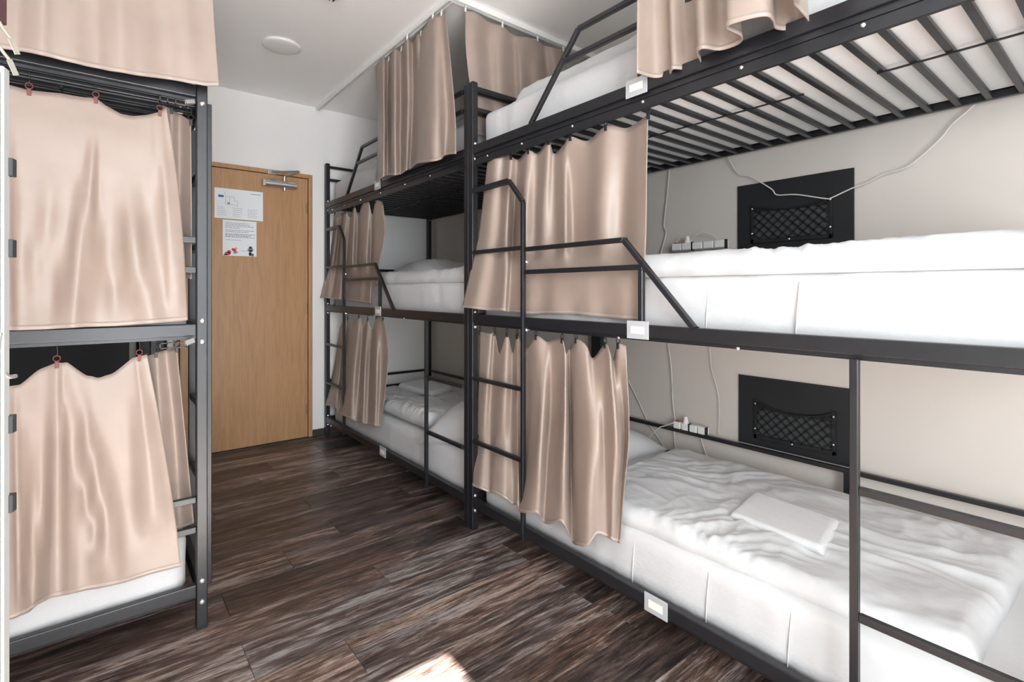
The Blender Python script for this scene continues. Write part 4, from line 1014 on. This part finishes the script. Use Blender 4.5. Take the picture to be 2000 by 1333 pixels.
# ------------------------------------------------------------------ power strips and cables
def strip(ya, yb, xw, zc, label, n=4, plug=None):
    r = empty('power_strip', (xw, (ya + yb) / 2, zc), label, 'power strip', 'white power strips')
    box('strip_base', (xw, ya, zc - .020), (xw + .022, yb, zc + .014), M['white'], r, .003)
    L = (yb - ya) / n
    for i in range(n):
        b = box('socket', (xw - .016, ya + i * L + .003, zc - .018), (xw, ya + (i + 1) * L - .003, zc + .017), M['white'], r, .004)
        if i in (0, n - 2):
            box('tie', (xw - .018, ya + i * L - .002, zc - .024), (xw + .004, ya + i * L + .001, zc + .020), M['black'], r)
    if plug is not None:
        bm = bmesh.new()
        y = ya + (plug + .5) * L
        bmesh.ops.create_cone(bm, segments=14, radius1=.016, radius2=.007, depth=.036, cap_ends=True, matrix=Matrix.Translation((xw - .004, y, zc + .032)))
        from_bm('plug', bm, M['white'], r)
        box('switch', (xw - .012, yb - L + .010, zc + .016), (xw + .006, yb - .012, zc + .021), M['red'], r, .001)
    adopt_all(r)
    return r
strip(1.345, 1.525, 2.288, .452, 'white power strip tied to the back bar of the nearest bottom bed', 4, plug=2)
strip(1.245, 1.535, 2.288, 1.352, 'white power strip on the back bar of the nearest middle bed', 5, plug=3)
CL = {'k1': 'white cable hanging down the wall behind the middle bed', 'k2': 'white cable drooping in front of the upper net pocket board',
      'k3': 'white cable hanging straight down to the lower power strip', 'k4': 'thin white cable down the wall beside the lower board',
      'k5': 'white cable slanting down behind the lower curtain', 'k6': 'white cable from the lower power strip to the pillow'}
for k, pts in CAB.items():
    o = tube('cable', pts, .0028 if k != 'k4' else .0022, M['wire'])
    tag(o, CL[k], 'cable', None)
o = tube('cable', [(2.29, 1.52, 1.365), (2.285, 1.49, 1.40), (2.29, 1.455, 1.395), (2.292, 1.43, 1.372)], .0028, M['wire']); tag(o, 'short looped cable at the left of the upper power strip', 'cable')
o = tube('cable', [(2.29, 1.44, 1.372), (2.285, 1.40, 1.405), (2.28, 1.35, 1.412), (2.285, 1.31, 1.395), (2.292, 1.29, 1.372)], .0028, M['wire']); tag(o, 'arched white cable over the upper power strip', 'cable')
o = tube('cable', [(2.312, 1.545, .43), (2.318, 1.54, .33), (2.30, 1.50, .27)], .0028, M['wire']); tag(o, 'white cable dropping below the lower power strip', 'cable')
o = tube('cable', [(2.312, 1.40, .43), (2.318, 1.38, .36), (2.312, 1.35, .30)], .0025, M['wire']); tag(o, 'short white cable below the right end of the lower power strip', 'cable')

# ------------------------------------------------------------------ notices on the door
YP = YD + .0035
def rows(bm, x0, x1, z0, z1, n, seed, h=.0022, fill=.9):
    rr = random.Random(seed)
    for i in range(n):
        z = z1 - (z1 - z0) * i / max(1, n - 1)
        x = x0
        end = x0 + (x1 - x0) * (fill * rr.uniform(.75, 1.08))
        while x < end:
            w = rr.uniform(.006, .018)
            bm_box(bm, (x, YP - .0016, z), (min(x + w, x1), YP - .0008, z + h))
            x += w + .004
n1 = empty('notice', (.78, YP, 1.74), 'landscape white sheet with a floor plan taped on the door', 'notice')
box('sheet', (.622, YP - .0009, 1.636), (.931, YP - .0001, 1.846), M['paper'], n1)
bm = bmesh.new()
rows(bm, .640, .695, 1.658, 1.712, 5, 1); rows(bm, .735, .795, 1.658, 1.712, 5, 2); rows(bm, .830, .895, 1.655, 1.708, 6, 3)
bm_box(bm, (.850, YP - .0016, 1.822), (.915, YP - .0008, 1.826))
from_bm('text', bm, M['ink'], n1)
bm = bmesh.new()
for a, b in (((.690, 1.735), (.765, 1.735)), ((.690, 1.735), (.690, 1.790)), ((.690, 1.790), (.745, 1.790)), ((.745, 1.790), (.745, 1.76)), ((.765, 1.735), (.765, 1.77)), ((.745, 1.762), (.765, 1.762)), ((.685, 1.80), (.685, 1.82)), ((.715, 1.735), (.715, 1.79)), ((.765, 1.72), (.765, 1.735))):
    bm_bar(bm, (a[0], YP - .0014, a[1]), (b[0], YP - .0014, b[1]), .0014, .0014, up=(0, 1, 0), bev=0)
bm_box(bm, (.700, YP - .0017, 1.738), (.716, YP - .0008, 1.750))
from_bm('plan_lines', bm, M['ink'], n1)
box('plan_label', (.645, YP - .0017, 1.783), (.678, YP - .0008, 1.798), M['inkb'], n1)
adopt_all(n1)
n2 = empty('notice', (.78, YP, 1.5), 'portrait white sheet of house rules with small pictures on the door', 'notice')
box('sheet', (.672, YP - .0009, 1.377), (.888, YP - .0001, 1.628), M['paper'], n2)
bm = bmesh.new()
rows(bm, .688, .875, 1.585, 1.606, 3, 4, .0026, .95); rows(bm, .688, .80, 1.572, 1.573, 1, 9, .0026); rows(bm, .688, .875, 1.545, 1.556, 2, 5, .0026, 1); rows(bm, .688, .878, 1.508, 1.530, 4, 6, .0026, 1)
from_bm('text', bm, M['inkk'], n2)
bm = bmesh.new(); rows(bm, .690, .80, 1.487, 1.4875, 1, 7, .0026); rows(bm, .79, .86, 1.412, 1.413, 1, 8, .0024); from_bm('text', bm, M['inkb'], n2)
# small clip-art: seated figure in red, a reader, a cook-like figure with dark legs (plain stand-ins)
def blob(name, x, z, w, h, m, rot=0):
    bm = bmesh.new()
    bmesh.ops.create_cone(bm, segments=12, radius1=.5, radius2=.5, depth=1, cap_ends=True,
        matrix=Matrix.Translation((x, YP - .0015, z)) @ Matrix.Rotation(rot, 4, 'Y') @ Matrix.Diagonal((w, .0012, h, 1)) @ Matrix.Rotation(PI / 2, 4, 'X'))
    return from_bm(name, bm, m, n2)
blob('picture', .703, 1.392, .040, .024, M['inkr']); blob('picture', .712, 1.405, .026, .022, M['inkr']); blob('picture', .690, 1.383, .030, .008, M['inkk'])
blob('picture', .742, 1.418, .034, .022, M['inkr'], .6); blob('picture', .755, 1.430, .016, .016, M['skin']); blob('picture', .752, 1.400, .034, .012, M['ink'], -.3)
blob('picture', .848, 1.424, .040, .026, M['ink']); blob('picture', .848, 1.440, .022, .016, M['inkk']); blob('picture', .848, 1.412, .024, .020, M['skin']); blob('picture', .846, 1.394, .020, .028, M['inkk']); blob('picture', .862, 1.388, .016, .022, M['inkb'])
adopt_all(n2)
bpy.context.view_layer.update()
